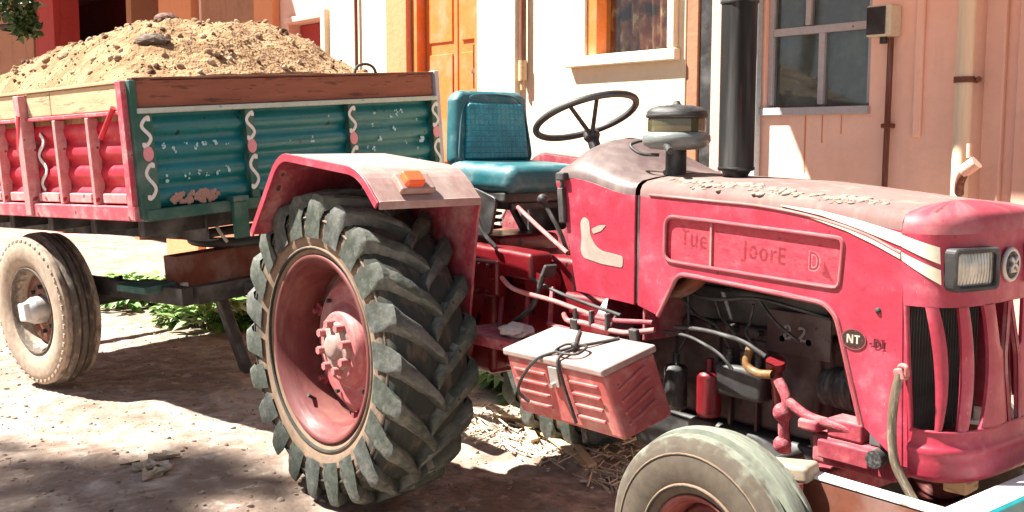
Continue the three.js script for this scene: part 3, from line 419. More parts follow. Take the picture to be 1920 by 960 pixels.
// dashboard cowl behind the bonnet
{
  const c = group('cowl', T);
  const yc = (x) => 1.395 - 0.05 * sst(0.95, 1.26, x) - 0.02 * sst(0.95, 0.86, x), rise = (x) => mix(0.105, 0.026, sst(0.9, 1.27, x)) - 0.06 * sst(0.93, 0.85, x), zz = (x) => 0.300;
  mesh('top_sheet', grid(18, 12, (u, v) => { const x = mix(0.858, 1.262, u), [z, dy] = section(v), k = dy > 0 ? dy / 0.026 : 0; return [x, yc(x) + Math.min(0, dy) + rise(x) * Math.pow(k, 0.9), z, x, z]; }), paint([0.10, 0.066, 0.064], { dust: 0.4, dustC: [0.17, 0.128, 0.112], chip: 0.1, fade: [0.13, 0.095, 0.09], seed: 118, rough: 0.45 }), c);
  for (const s of [1, -1]) {
    const z0 = s > 0 ? 0.288 : -0.300, tp = []; for (let i = 0; i <= 8; i++) { const x = mix(1.262, 0.858, i / 8); tp.push([x, yc(x) - 0.044]); }
    mesh('side_panel', plate([[0.972, 0.94], [1.262, 0.925], ...tp, [0.868, 1.30], [0.905, 1.22]], z0, z0 + 0.012, [], 0.002), M.red, c);
    mesh('seam_strip', bar([1.272, 0.93, s * 0.29], [1.272, 1.30, s * 0.29], 0.010, 0.006), M.iron, c);
  }
  mesh('dash_panel', grid(12, 6, (u, v) => [mix(0.965, 0.885, v), mix(0.95, 1.37, v), mix(-0.285, 0.285, u), u, v]), M.redDull, c);
  const beige = paint([0.27, 0.215, 0.18], { dust: 0.3, dustC: [0.31, 0.26, 0.22], chip: 0.6, chipC: [0.33, 0.04, 0.06], seed: 29, rough: 0.7 });
  mesh('beige_patch', plate(roundPoly([[0.992, 1.195], [1.012, 1.215], [1.04, 1.20], [1.045, 1.15], [1.07, 1.115], [1.105, 1.098], [1.21, 1.088], [1.208, 1.047], [1.10, 1.052], [1.01, 1.066], [0.995, 1.09], [1.0, 1.14]], 0.014), 0.3003, 0.302, [], 0.0006), beige, c);
  mesh('beige_patch', plate(roundPoly([[1.05, 1.172], [1.09, 1.188], [1.125, 1.19], [1.10, 1.168], [1.06, 1.155]], 0.006), 0.3003, 0.302, [], 0.0006), beige, c);
  mesh('latch', [box(0.03, 0.13, 0.02, 0.905, 1.25, 0.31, 0, 0, 0.1), box(0.045, 0.03, 0.03, 0.902, 1.355, 0.308), rod([0.90, 1.27, 0.312], [0.905, 1.35, 0.312], 0.007)], M.iron, c);
}

M.noseCap = paint([0.27, 0.03, 0.05], { dust: 0.3, dustC: [0.24, 0.15, 0.135], chip: 0.25, chipC: [0.2, 0.02, 0.03], fade: [0.40, 0.12, 0.14], seed: 122, rough: 0.5 });
// nose with grille
const TILT = (y) => (1.16 - y) * 0.085;
const plan = []; for (let i = 0; i <= 80; i++) { const t = (i / 80) * Math.PI / 2, z = 0.30 * Math.pow(Math.cos(t), 0.62), x = 2.255 + 0.145 * Math.pow(Math.sin(t), 0.72); plan.push([x, z]); }
const acc = [0]; for (let i = 1; i <= 80; i++) acc.push(acc[i - 1] + Math.hypot(plan[i][0] - plan[i - 1][0], plan[i][1] - plan[i - 1][1]));
const noseAt = (u, y, out = 0, sc = 1) => {      // u: 1 near seam .. 0 middle .. -1 far seam
  const s = Math.sign(u) || 1, d = (1 - Math.min(1, Math.abs(u))) * acc[80]; let i = 0; while (i < 79 && acc[i + 1] < d) i++;
  const t = (d - acc[i]) / (acc[i + 1] - acc[i]), x = mix(plan[i][0], plan[i + 1][0], t), z = mix(plan[i][1], plan[i + 1][1], t);
  let nx = -(plan[i + 1][1] - plan[i][1]), nz = plan[i + 1][0] - plan[i][0]; const l = Math.hypot(nx, nz); nx /= l; nz /= l;
  return [2.255 + (x - 2.255) * sc + nx * out + TILT(y), y, s * (z * sc + nz * out), u * acc[80], y];
};
{
  const n = group('grille_shell', T), y0 = 0.710, y1 = 1.045;
  const band = (ua, ub, va, vb, nu, nv, out = 0) => grid(nu, nv, (u, v) => noseAt(mix(typeof ua === 'function' ? ua(v) : ua, typeof ub === 'function' ? ub(v) : ub, u), mix(va, vb, v), out));
  mesh('brow', band(-1, 1, y1, 1.238, 60, 6), M.red, n);
  mesh('nose_cap', grid(60, 6, (u, v) => { const R = [[1, 1.238], [0.993, 1.262], [0.96, 1.283], [0.88, 1.296], [0.667, 1.306], [0.333, 1.315], [0.01, 1.318]][Math.round(v * 6)]; return noseAt(mix(-1, 1, u), R[1], 0, R[0]); }), M.noseCap, n);
  // bars between the slots, each bent back at both edges
  const q3 = (b, m, t) => (v) => b * (1 - v) * (1 - 2 * v) + 4 * m * v * (1 - v) + t * v * (2 * v - 1);   // through bottom, middle, top
  const edges = [[() => 1, () => 0.972], [q3(0.815, 0.80, 0.845), q3(0.77, 0.705, 0.755)], [q3(0.66, 0.60, 0.61), q3(0.57, 0.49, 0.52)], [q3(0.45, 0.325, 0.365), (v) => v > 0.6 ? mix(0.155, 0.215, (v - 0.6) / 0.4) : mix(0.10, 0.12, v / 0.6)]];
  const barGeo = (a, b, s) => { const f = (v, k, o) => noseAt(s * mix(a(v), b(v), k), mix(y0, y1, v), o); return join([grid(6, 20, (u, v) => f(v, u, 0.004 * Math.sin(u * Math.PI))), grid(1, 20, (u, v) => f(v, 0, -0.010 * u)), grid(1, 20, (u, v) => f(v, 1, -0.010 * u))]); };
  for (const s of [1, -1]) for (const [a, b] of edges) mesh('grille_bar', barGeo(a, b, s), M.red, n);
  const cv = (s) => { const f = (v, k, o) => { const y = mix(y0, y1, v), a = mix(0.115, 0.0, 0) * 0, c = v > 0.55 ? mix(0.10, 0.012, (v - 0.55) / 0.45) : v > 0.42 ? 0.10 : mix(0.075, 0.10, v / 0.42); return noseAt(s * (c + mix(-0.022, 0.022, k)), y, o); }; return join([grid(4, 16, (u, v) => f(v, u, 0.003)), grid(1, 16, (u, v) => f(v, 0, -0.010 * u)), grid(1, 16, (u, v) => f(v, 1, -0.010 * u))]); };
  mesh('centre_bar', cv(1), M.redDull, n); mesh('centre_bar', cv(-1), M.redDull, n);
  // chin with its lip
  const prof = [[0.713, 0], [0.680, 0.001], [0.668, 0.008], [0.660, 0.013], [0.650, 0.010], [0.63, 0.006], [0.592, 0.010], [0.575, -0.004], [0.568, -0.03]];
  mesh('chin', grid(60, 8, (u, v) => { const [y, o] = prof[Math.round(v * 8)]; const q = noseAt(mix(-1, 1, u), y, o); return q; }), M.red, n);
  mesh('slot_sill', tube(Array.from({ length: 41 }, (_, i) => noseAt(mix(0.97, -0.97, i / 40), 0.711, 0.000).slice(0, 3)), 0.005, 80, 6), M.red, n);
  mesh('radiator', [box(0.05, 0.62, 0.5, 2.17, 0.93, 0), ...Array.from({ length: 30 }, (_, i) => box(0.012, 0.6, 0.003, 2.20, 0.93, -0.232 + i * 0.016, 0, 0, 0, 0.0008))], M.core, n); mesh('radiator_tank', box(0.07, 0.05, 0.5, 2.17, 1.21, 0), M.core, n);
  for (const s of [1, -1]) mesh('shell_side', plate([[2.264, 1.24], [2.258, 1.24], [2.268, 0.9], [2.275, 0.6], [2.295, 0.6]], s > 0 ? 0.282 : -0.297, s > 0 ? 0.297 : -0.282, [], 0.001), M.red, n);
  // rectangular headlamps, each in a black surround
  const lens = new THREE.MeshPhysicalMaterial({ map: tex(256, (u, v) => { const a = fbm(u, v, 6, 4, 131), r = 0.5 + 0.5 * Math.sin(u * 6.283 * 24); return mixc([0.20, 0.21, 0.19], [0.50, 0.50, 0.44], clamp(0.35 + 0.25 * r + a)); }), bumpMap: gray(256, (u) => 0.5 + 0.5 * Math.sin(u * 6.283 * 24)), bumpScale: 0.002, roughness: 0.18, clearcoat: 1, clearcoatRoughness: 0.06, metalness: 0.3 });
  for (const s of [1, -1]) {
    const h = group('headlamp', T), c = noseAt(s * 0.475, 1.145, 0), a = noseAt(s * 0.60, 1.145, 0), b = noseAt(s * 0.35, 1.145, 0), ry = Math.atan2(b[0] - a[0], b[2] - a[2]) + (s > 0 ? Math.PI / 2 : -Math.PI / 2);
    const pl = (g, d) => { g.rotateZ(0); g.applyMatrix4(new THREE.Matrix4().makeRotationFromEuler(new THREE.Euler(0, Math.atan2(c[0] - 2.0 + 0.1, 0) * 0 + (s > 0 ? Math.atan2(a[0] - b[0], a[2] - b[2]) : Math.atan2(b[0] - a[0], b[2] - a[2])) + Math.PI / 2 * 0, 0))); return g; };
    const dir = new THREE.Vector3(a[0] - b[0], 0, a[2] - b[2]).normalize().multiplyScalar(s), nrm = new THREE.Vector3(0, 1, 0).cross(dir).multiplyScalar(1); if (nrm.x < 0) { nrm.negate(); dir.negate(); }
    const m = new THREE.Matrix4().makeBasis(dir, new THREE.Vector3(0, 1, 0), dir.clone().cross(new THREE.Vector3(0, 1, 0))); const zz = new THREE.Vector3().setFromMatrixColumn(m, 2); if (zz.x < 0) m.makeBasis(dir.clone().negate(), new THREE.Vector3(0, 1, 0), zz.negate()); m.setPosition(c[0] + 0.0, c[1], c[2]);
    const ring = plate(roundPoly([[-0.088, -0.058], [0.088, -0.058], [0.088, 0.058], [-0.088, 0.058]], 0.02), -0.02, 0.02, [roundPoly([[-0.073, -0.044], [-0.073, 0.044], [0.073, 0.044], [0.073, -0.044]], 0.015)], 0.004).applyMatrix4(m);
    mesh('surround', ring, M.black, h);
    const lg = grid(16, 10, (u, v) => { const x = mix(-0.075, 0.075, u), y = mix(-0.046, 0.046, v); return [x, y, 0.006 + 0.008 * (1 - (x / 0.075) ** 2) * (1 - (y / 0.046) ** 2), u * 0.5, v * 0.3]; }).applyMatrix4(m); mesh('lens', lg, lens, h);
    for (const [du, up, lo, k] of [[0, 1.205, 1.150, 0], [0, 1.150, 1.095, 1]]) mesh('stripe', grid(10, 4, (u, v) => noseAt(s * mix(0.995, 0.735, u), mix(mix(k ? 1.188 : 1.236, k ? 1.145 : 1.205, u), mix(k ? 1.166 : 1.203, k ? 1.105 : 1.160, u), v), 0.003)), M.cream, n);
  }
  // round emblem in the middle
  const e = group('emblem', T); const at = (g) => put(g.rotateZ(-Math.PI / 2), noseAt(0, 1.145)[0] + 0.006, 1.145, 0);
  mesh('emblem_ring', at(new THREE.TorusGeometry(0.042, 0.007, 10, 40).rotateX(Math.PI / 2)), M.steel, e); mesh('emblem_disc', at(new THREE.CylinderGeometry(0.036, 0.036, 0.012, 32)), M.iron, e);
  mesh('emblem_relief', [box(0.012, 0.012, 0.05, noseAt(0, 1.145)[0] + 0.014, 1.15, 0, 0.7, 0, 0), box(0.012, 0.012, 0.05, noseAt(0, 1.145)[0] + 0.014, 1.15, 0, -0.7, 0, 0), box(0.012, 0.012, 0.04, noseAt(0, 1.145)[0] + 0.014, 1.13, 0)], M.steel, e);
}

// air cleaner bowl and exhaust on the bonnet
{
  const a = group('pre_cleaner', T), at = (p, s = 36) => put(lathe(p, s), 1.264, 0, 0.1);
  mesh('stem', at([[0, 1.32], [0.048, 1.32], [0.048, 1.335], [0.037, 1.34], [0.036, 1.475], [0, 1.475]]), M.black, a);
  mesh('bowl_flange', at([[0.036, 1.452], [0.085, 1.455], [0.112, 1.468], [0.119, 1.485], [0.117, 1.503], [0.108, 1.512], [0.096, 1.515]]), paint([0.13, 0.145, 0.14], { dust: 0.15, dustC: [0.3, 0.3, 0.27], chip: 0.3, seed: 140, rough: 0.45 }), a);
  mesh('bowl', at([[0.097, 1.512], [0.101, 1.52], [0.101, 1.558], [0.098, 1.562]]), new THREE.MeshPhysicalMaterial({ color: new THREE.Color().setRGB(0.07, 0.06, 0.025), roughness: 0.12, clearcoat: 1, clearcoatRoughness: 0.05 }), a);
  mesh('clamp_ring', at([[0.098, 1.562], [0.107, 1.565], [0.107, 1.576], [0.1, 1.578]]), M.iron, a);
  mesh('cap', at([[0.104, 1.577], [0.103, 1.586], [0.09, 1.598], [0.06, 1.606], [0.02, 1.608], [0.014, 1.612], [0.01, 1.622], [0, 1.623]]), M.black, a);
  mesh('clamp_screw', rod([1.31, 1.465, 0.20], [1.36, 1.45, 0.235], 0.012), M.black, a); mesh('drain_hose', tube([[1.17, 1.49, 0.15], [1.14, 1.47, 0.2], [1.19, 1.44, 0.2], [1.24, 1.435, 0.16]], 0.006, 24), M.black, a);
  const e = group('exhaust', T), et = (p) => put(lathe(p, 36), 1.488, 0, 0.05);
  mesh('stub', et([[0, 1.31], [0.055, 1.318], [0.05, 1.33], [0.032, 1.336], [0.03, 1.352], [0.048, 1.382], [0.058, 1.388]]), M.black, e);
  const soot = paint([0.009, 0.0085, 0.0085], { dust: 0.0, dustC: [0.03, 0.02, 0.016], chip: 0.3, chipC: [0.04, 0.018, 0.012], seed: 145, rough: 0.75, spec: 0.5 });
  mesh('silencer', et([[0.055, 1.384], [0.062, 1.388], [0.062, 1.395], [0.059, 1.398], [0.059, 1.935], [0.064, 1.938], [0.064, 1.948], [0.04, 1.965], [0.028, 1.975], [0.028, 2.25], [0.024, 2.25], [0.024, 1.97]]), soot, e);
}

// engine under the bonnet
{
  const e = group('engine', T);
  mesh('block', [box(0.82, 0.34, 0.22, 1.50, 0.70, -0.02, 0, 0, 0, 0.02), ...Array.from({ length: 4 }, (_, i) => box(0.16, 0.20, 0.03, 1.2 + i * 0.2, 0.73, 0.095, 0, 0, 0, 0.012))], M.engine, e);
  mesh('cylinder_head', box(0.78, 0.12, 0.20, 1.50, 0.93, -0.02, 0, 0, 0, 0.015), M.black, e); mesh('rocker_cover', box(0.7, 0.10, 0.2, 1.50, 1.04, 0, 0, 0, 0, 0.03, 3), M.black, e);
  for (let i = 0; i < 8; i++) mesh('block_bolt', rod([1.14 + i * 0.1, 0.855, 0.07], [1.14 + i * 0.1, 0.855, 0.115], 0.011, 0.011, 6), M.iron, e);
  for (let i = 0; i < 7; i++) mesh('cooling_rib', box(0.012, 0.16, 0.02, 1.2 + i * 0.11, 0.60, 0.10, 0, 0, 0, 0.003), M.engine, e);
  mesh('alternator', [put(new THREE.CylinderGeometry(0.065, 0.065, 0.12, 24).rotateZ(Math.PI / 2), 1.94, 0.72, 0.06), put(new THREE.CylinderGeometry(0.045, 0.045, 0.03, 20).rotateZ(Math.PI / 2), 2.02, 0.72, 0.06)], M.iron, e);
  mesh('fan_belt', tube([[2.0, 0.885, 0.13], [2.0, 0.86, 0.08], [2.0, 0.70, 0.0], [2.0, 0.66, 0.05], [2.0, 0.80, 0.15]], 0.008, 50, 6, true), M.black, e);
  mesh('wiring', [tube([[1.32, 0.99, 0.16], [1.5, 0.965, 0.2], [1.7, 0.985, 0.19], [1.95, 0.95, 0.16]], 0.006, 40, 6), tube([[1.7, 0.985, 0.19], [1.78, 0.92, 0.2], [1.86, 0.87, 0.19]], 0.005, 24, 6), tube([[1.4, 0.97, 0.18], [1.42, 0.85, 0.2], [1.37, 0.76, 0.19]], 0.005, 24, 6)], M.black, e);
  mesh('oil_filler', [rod([1.74, 0.62, 0.12], [1.78, 0.78, 0.20], 0.018), put(new THREE.CylinderGeometry(0.03, 0.03, 0.025, 16), 1.783, 0.79, 0.203, 0.3, 0, -0.2)], M.redGrease, e);
  mesh('firewall', box(0.012, 0.5, 0.56, 1.29, 1.05, 0), M.redDull, e); mesh('sump', box(0.8, 0.16, 0.26, 1.50, 0.45, 0, 0, 0, 0, 0.03, 2), M.black, e);
  mesh('exhaust_manifold', tube([[1.2, 0.96, 0.17], [1.4, 0.99, 0.2], [1.49, 1.06, 0.2], [1.49, 1.2, 0.1], [1.488, 1.33, 0.05]], 0.03, 40, 10), M.rust, e);
  mesh('injection_pump', [box(0.2, 0.11, 0.08, 1.62, 0.70, 0.15, 0, 0, 0, 0.02, 2), ...Array.from({ length: 3 }, (_, i) => rod([1.56 + i * 0.06, 0.75, 0.15], [1.56 + i * 0.06, 0.80, 0.15], 0.014))], M.black, e);
  for (let i = 0; i < 3; i++) mesh('injector_pipe', tube([[1.56 + i * 0.06, 0.80, 0.15], [1.52 + i * 0.06, 0.87, 0.17], [1.40 + i * 0.12, 0.90, 0.15], [1.34 + i * 0.16, 0.96, 0.16]], 0.005, 30, 6), M.iron, e);
  const fi = (x, z, r) => lathe([[0, 0.565], [r * 0.9, 0.565], [r, 0.58], [r, 0.70], [r * 0.85, 0.715], [r * 0.3, 0.72], [r * 0.3, 0.76], [0, 0.76]], 20).translate(x, 0, z);
  mesh('oil_filter', fi(1.50, 0.18, 0.042), M.redGrease, e); mesh('fuel_filter', fi(1.36, 0.19, 0.04), M.black, e);
  mesh('filter_bracket', tube([[1.70, 0.84, 0.22], [1.70, 0.78, 0.24], [1.74, 0.76, 0.24], [1.80, 0.765, 0.24]], 0.014, 24), paint([0.16, 0.07, 0.012], { dust: 0.1, chip: 0.6, seed: 150 }), e);
  mesh('water_hose', tube([[1.9, 1.0, 0.05], [2.02, 1.02, 0.08], [2.15, 1.0, 0.1]], 0.028, 24, 10), M.black, e); mesh('fan', [0, 1, 2, 3].map((i) => box(0.02, 0.2, 0.07, 0, 0.12, 0, 0, 0.5, 0).rotateX(i * Math.PI / 2).translate(2.08, 0.86, 0)), M.iron, e);
  mesh('support_bracket', [tube([[1.83, 0.755, 0.25], [1.87, 0.70, 0.26], [1.86, 0.62, 0.26], [1.865, 0.535, 0.25]], 0.017, 30, 10), tube([[1.87, 0.70, 0.26], [1.95, 0.665, 0.26], [2.05, 0.655, 0.25], [2.12, 0.645, 0.24]], 0.016, 30, 10), put(new THREE.SphereGeometry(0.03, 14, 10), 1.857, 0.66, 0.262), put(new THREE.SphereGeometry(0.028, 14, 10), 1.858, 0.56, 0.26), box(0.07, 0.035, 0.05, 1.96, 0.645, 0.26, 0, 0, 0, 0.012, 2)], M.redDull, e);
  mesh('front_bolster', [box(0.28, 0.09, 0.40, 2.10, 0.575, 0.06, 0, 0, 0, 0.015, 2), box(0.12, 0.06, 0.08, 2.07, 0.648, 0.22, 0, 0, 0, 0.01), box(0.17, 0.055, 0.02, 2.08, 0.585, 0.272)], M.redDull, e);
  mesh('bolster_bolt', put(new THREE.CylinderGeometry(0.026, 0.026, 0.04, 12).rotateX(Math.PI / 2), 2.195, 0.60, 0.285), M.iron, e);
  mesh('spare_hose', [tube([[1.40, 0.86, 0.24], [1.55, 0.87, 0.26], [1.7, 0.855, 0.26], [1.78, 0.82, 0.25]], 0.008, 30), tube([[1.36, 0.84, 0.25], [1.5, 0.84, 0.27], [1.62, 0.80, 0.27], [1.66, 0.76, 0.26]], 0.006, 30)], M.iron, e);
  // chalked number on the dark engine side
  const cv = document.createElement('canvas'); cv.width = 256; cv.height = 128; const c = cv.getContext('2d'); c.fillStyle = 'rgba(150,150,152,0.45)'; c.font = 'bold 104px sans-serif'; c.fillText('8 2', 40, 104);
  const tx = new THREE.CanvasTexture(cv); tx.colorSpace = THREE.SRGBColorSpace; tx.magFilter = THREE.LinearFilter;
  mesh('casing_plate', box(0.24, 0.14, 0.01, 1.80, 0.875, 0.11, 0, 0, 0, 0.003), M.engine, e);
  mesh('chalk_number', new THREE.PlaneGeometry(0.16, 0.08).translate(1.80, 0.88, 0.118), new THREE.MeshStandardMaterial({ map: tx, transparent: true, roughness: 0.9 }), e);
}
// gearbox, rear axle, levers, platform
{
  const g = group('transmission', T);
  mesh('gearbox', [box(0.75, 0.36, 0.30, 0.72, 0.72, 0, 0, 0, 0, 0.03, 2), box(0.4, 0.2, 0.26, 0.58, 0.93, 0, 0, 0, 0, 0.03, 2)], M.redGrease, g);
  mesh('bell_housing', put(new THREE.CylinderGeometry(0.24, 0.20, 0.16, 32).rotateZ(Math.PI / 2), 1.06, 0.72, 0), M.redGrease, g);
  mesh('lift_housing', [box(0.5, 0.22, 0.34, 0.12, 0.98, 0, 0, 0, 0, 0.03, 2), box(0.46, 0.4, 0.36, 0.1, 0.70, 0, 0, 0, 0, 0.03, 2)], M.redGrease, g);
  mesh('axle_housing', latheZ([[0.2, -0.18], [0.14, -0.26], [0.10, -0.5], [0.09, 0], [0.10, 0.5], [0.14, 0.26], [0.2, 0.18]], 32).translate(0, 0.642, 0), M.redGrease, g);
  mesh('side_cover', [box(0.42, 0.11, 0.12, 0.46, 1.0, 0.2, 0, 0, -0.03, 0.02, 2), box(0.16, 0.15, 0.06, 0.40, 0.93, 0.25, 0, 0, 0, 0.02, 2), put(new THREE.CylinderGeometry(0.05, 0.055, 0.10, 24).rotateX(Math.PI / 2), 0.66, 0.93, 0.19)], M.redGrease, g);
  for (const b of bolts(6, 0.06, 0.284, 0.009, 0.016)) mesh('cover_bolt', b.translate(0.40, 0.93, 0), M.redGrease, g);
  const lv = (pts, r = 0.009) => tube(pts, r, 30, 8);
  mesh('gear_lever', lv([[0.66, 1.02, 0.05], [0.64, 1.12, 0.08], [0.56, 1.24, 0.1]]), M.iron, T); mesh('lever_knob', put(new THREE.SphereGeometry(0.022, 14, 10), 0.555, 1.25, 0.1), M.black, T);
  mesh('lever_boot', put(lathe([[0.05, 0], [0.056, 0.02], [0.046, 0.03], [0.054, 0.05], [0.043, 0.06], [0.05, 0.08], [0.038, 0.09], [0.044, 0.11], [0.02, 0.13]], 24), 0.72, 1.06, 0.02), paint([0.32, 0.16, 0.12], { dust: 0.3, chip: 0.3, seed: 160 }), T);
  mesh('brake_lever', lv([[0.52, 1.22, 0.20], [0.70, 1.15, 0.24], [0.88, 1.07, 0.26]], 0.009), M.redDusty, T);
  mesh('lift_lever', lv([[0.36, 1.22, 0.30], [0.42, 1.12, 0.3], [0.48, 1.06, 0.28]]), M.iron, T);
  mesh('pedal', [lv([[0.62, 0.78, 0.30], [0.74, 0.86, 0.31], [0.80, 0.98, 0.31]], 0.011), box(0.015, 0.05, 0.06, 0.81, 1.0, 0.29, 0, 0, -0.5)], M.iron, T);
  mesh('link_rod', lv([[0.59, 0.955, 0.34], [0.68, 0.925, 0.36], [0.92, 0.90, 0.35], [1.12, 0.865, 0.33]], 0.009), M.redDusty, T);
  mesh('link_rod', lv([[0.70, 0.955, 0.28], [0.9, 0.92, 0.30], [1.2, 0.88, 0.3]], 0.007), M.iron, T);
  mesh('hydraulic_pipe', lv([[0.95, 0.86, 0.34], [0.97, 0.84, 0.345], [1.05, 0.84, 0.345], [1.25, 0.83, 0.335], [1.36, 0.85, 0.3]], 0.010), M.redDusty, T);
  mesh('hydraulic_pipe', lv([[1.0, 0.875, 0.335], [1.15, 0.865, 0.335], [1.35, 0.875, 0.30]], 0.008), M.redDull, T);
  mesh('hydraulic_pipe', lv([[0.82, 0.80, 0.30], [1.0, 0.80, 0.33], [1.3, 0.80, 0.32]], 0.009), M.redDull, T);
  for (const x of [1.02, 1.10, 1.18]) mesh('pipe_clamp', box(0.015, 0.06, 0.02, x, 0.86, 0.345), M.iron, T);
  const p = group('platform', T);
  mesh('foot_plate', box(0.5, 0.014, 0.24, 0.66, 0.735, 0.32, 0, 0, 0, 0.004), M.redDull, p); mesh('plate_edge', box(0.5, 0.04, 0.012, 0.66, 0.72, 0.442), M.redDull, p);
  for (const x of [0.50, 0.66, 0.80]) mesh('stay', bar([x, 0.74, 0.28], [x - 0.07, 0.92, 0.20], 0.018, 0.012), M.redDull, p);
  mesh('rag', (() => { const gg = new THREE.IcosahedronGeometry(0.06, 3), q = gg.attributes.position; for (let i = 0; i < q.count; i++) { const k = 1 + 0.6 * fbm(q.getX(i) * 4, q.getZ(i) * 4 + q.getY(i) * 3, 8, 3, 9); q.setXYZ(i, q.getX(i) * 1.3 * k, q.getY(i) * 0.45 * k, q.getZ(i) * k); } gg.computeVertexNormals(); return gg.translate(0.70, 0.765, 0.36); })(), flat(0.45, 0.38, 0.34, 0.95), p);
  mesh('far_guard_panel', plate([[0.35, 1.05], [0.35, 1.40], [0.85, 1.43], [0.85, 1.10]], -0.43, -0.42), M.redDusty, T);
  mesh('drawbar', box(0.5, 0.05, 0.08, -0.55, 0.42, 0), M.iron, T);
}
// front axle and the bumper frame
{
  const a = group('front_axle', T);
  mesh('axle_beam', box(0.10, 0.11, 0.90, 1.93, 0.43, 0, 0, 0, 0, 0.015), M.redDull, a);
  for (const s of [1, -1]) { mesh('kingpin_housing', [rod([1.93, 0.32, s * 0.48], [1.93, 0.53, s * 0.48], 0.042, 0.038, 18)], M.iron, a); mesh('steering_arm', [box(0.20, 0.05, 0.09, 2.02, 0.568, s * 0.49, 0, 0.2 * s, 0.1, 0.014, 2), rod([1.93, 0.52, s * 0.48], [1.93, 0.575, s * 0.48], 0.03)], paint([0.26, 0.21, 0.15], { dust: 0.4, chip: 0.6, seed: 170 }), a); mesh('spindle', rod([1.93, 0.340, s * 0.46], [1.93, 0.340, s * 0.64], 0.03), M.iron, a); }
  mesh('track_rod', rod([1.83, 0.50, -0.47], [1.83, 0.50, 0.47], 0.014), M.iron, a);
  const b = group('front_bumper', T);
  for (const s of [1, -1]) { mesh('arm_flange', box(0.44, 0.010, 0.05, 2.30, 0.562, s * 0.445, 0, 0, -0.01, 0.003), M.white, b); mesh('arm_web', [box(0.44, 0.09, 0.010, 2.30, 0.509, s * 0.462, 0, 0, -0.01, 0.003), box(0.44, 0.010, 0.05, 2.30, 0.459, s * 0.432, 0, 0, -0.01, 0.003)], M.rust, b); }  // sunlit top put into the flange as white, web kept dark
  mesh('cross_plate', box(0.10, 0.012, 0.95, 2.53, 0.566, 0, 0, 0, 0, 0.003), M.white, b);  // white here is sunlight on the top, put into the colour
  mesh('cross_bar', plate(roundPoly([[-0.5, 0.42], [0.5, 0.42], [0.5, 0.592], [-0.5, 0.592]], 0.02), -0.01, 0.01).rotateY(Math.PI / 2).translate(2.60, 0, 0), M.teal, b);
  const cv = document.createElement('canvas'); cv.width = 512; cv.height = 160; const c = cv.getContext('2d'); c.fillStyle = '#e9e6df'; c.fillRect(0, 0, 512, 160); c.fillStyle = '#14110f'; c.font = 'bold 104px sans-serif'; c.fillText('P 4 ', 30, 118);
  const tx = new THREE.CanvasTexture(cv); tx.colorSpace = THREE.SRGBColorSpace; tx.magFilter = THREE.LinearFilter;
  mesh('number_plate', box(0.008, 0.13, 0.42, 2.616, 0.505, -0.02, 0, 0, 0, 0.002), M.white, b);
  mesh('plate_lettering', new THREE.PlaneGeometry(0.40, 0.12).rotateY(Math.PI / 2).translate(2.6215, 0.505, -0.02), new THREE.MeshStandardMaterial({ map: tx, roughness: 0.5 }), b);
  mesh('spacer_block', box(0.07, 0.085, 0.09, 2.33, 0.54, 0.07, 0, 0.1, 0, 0.008), M.woodTan, b);
  const h = group('front_hose', T);
  mesh('hose', tube([[2.283, 0.865, 0.335], [2.276, 0.80, 0.345], [2.272, 0.70, 0.345], [2.285, 0.62, 0.345], [2.33, 0.55, 0.345], [2.385, 0.49, 0.36], [2.40, 0.42, 0.38]], 0.0125, 60, 10), paint([0.10, 0.075, 0.045], { dust: 0.3, chip: 0.3, seed: 175 }), h);
  mesh('hose_hook', [tube([[2.27, 0.86, 0.31], [2.285, 0.885, 0.335], [2.30, 0.885, 0.335], [2.30, 0.86, 0.33]], 0.008, 20), box(0.03, 0.035, 0.03, 2.283, 0.862, 0.33, 0, 0, 0.3)], M.redDusty, h);
}

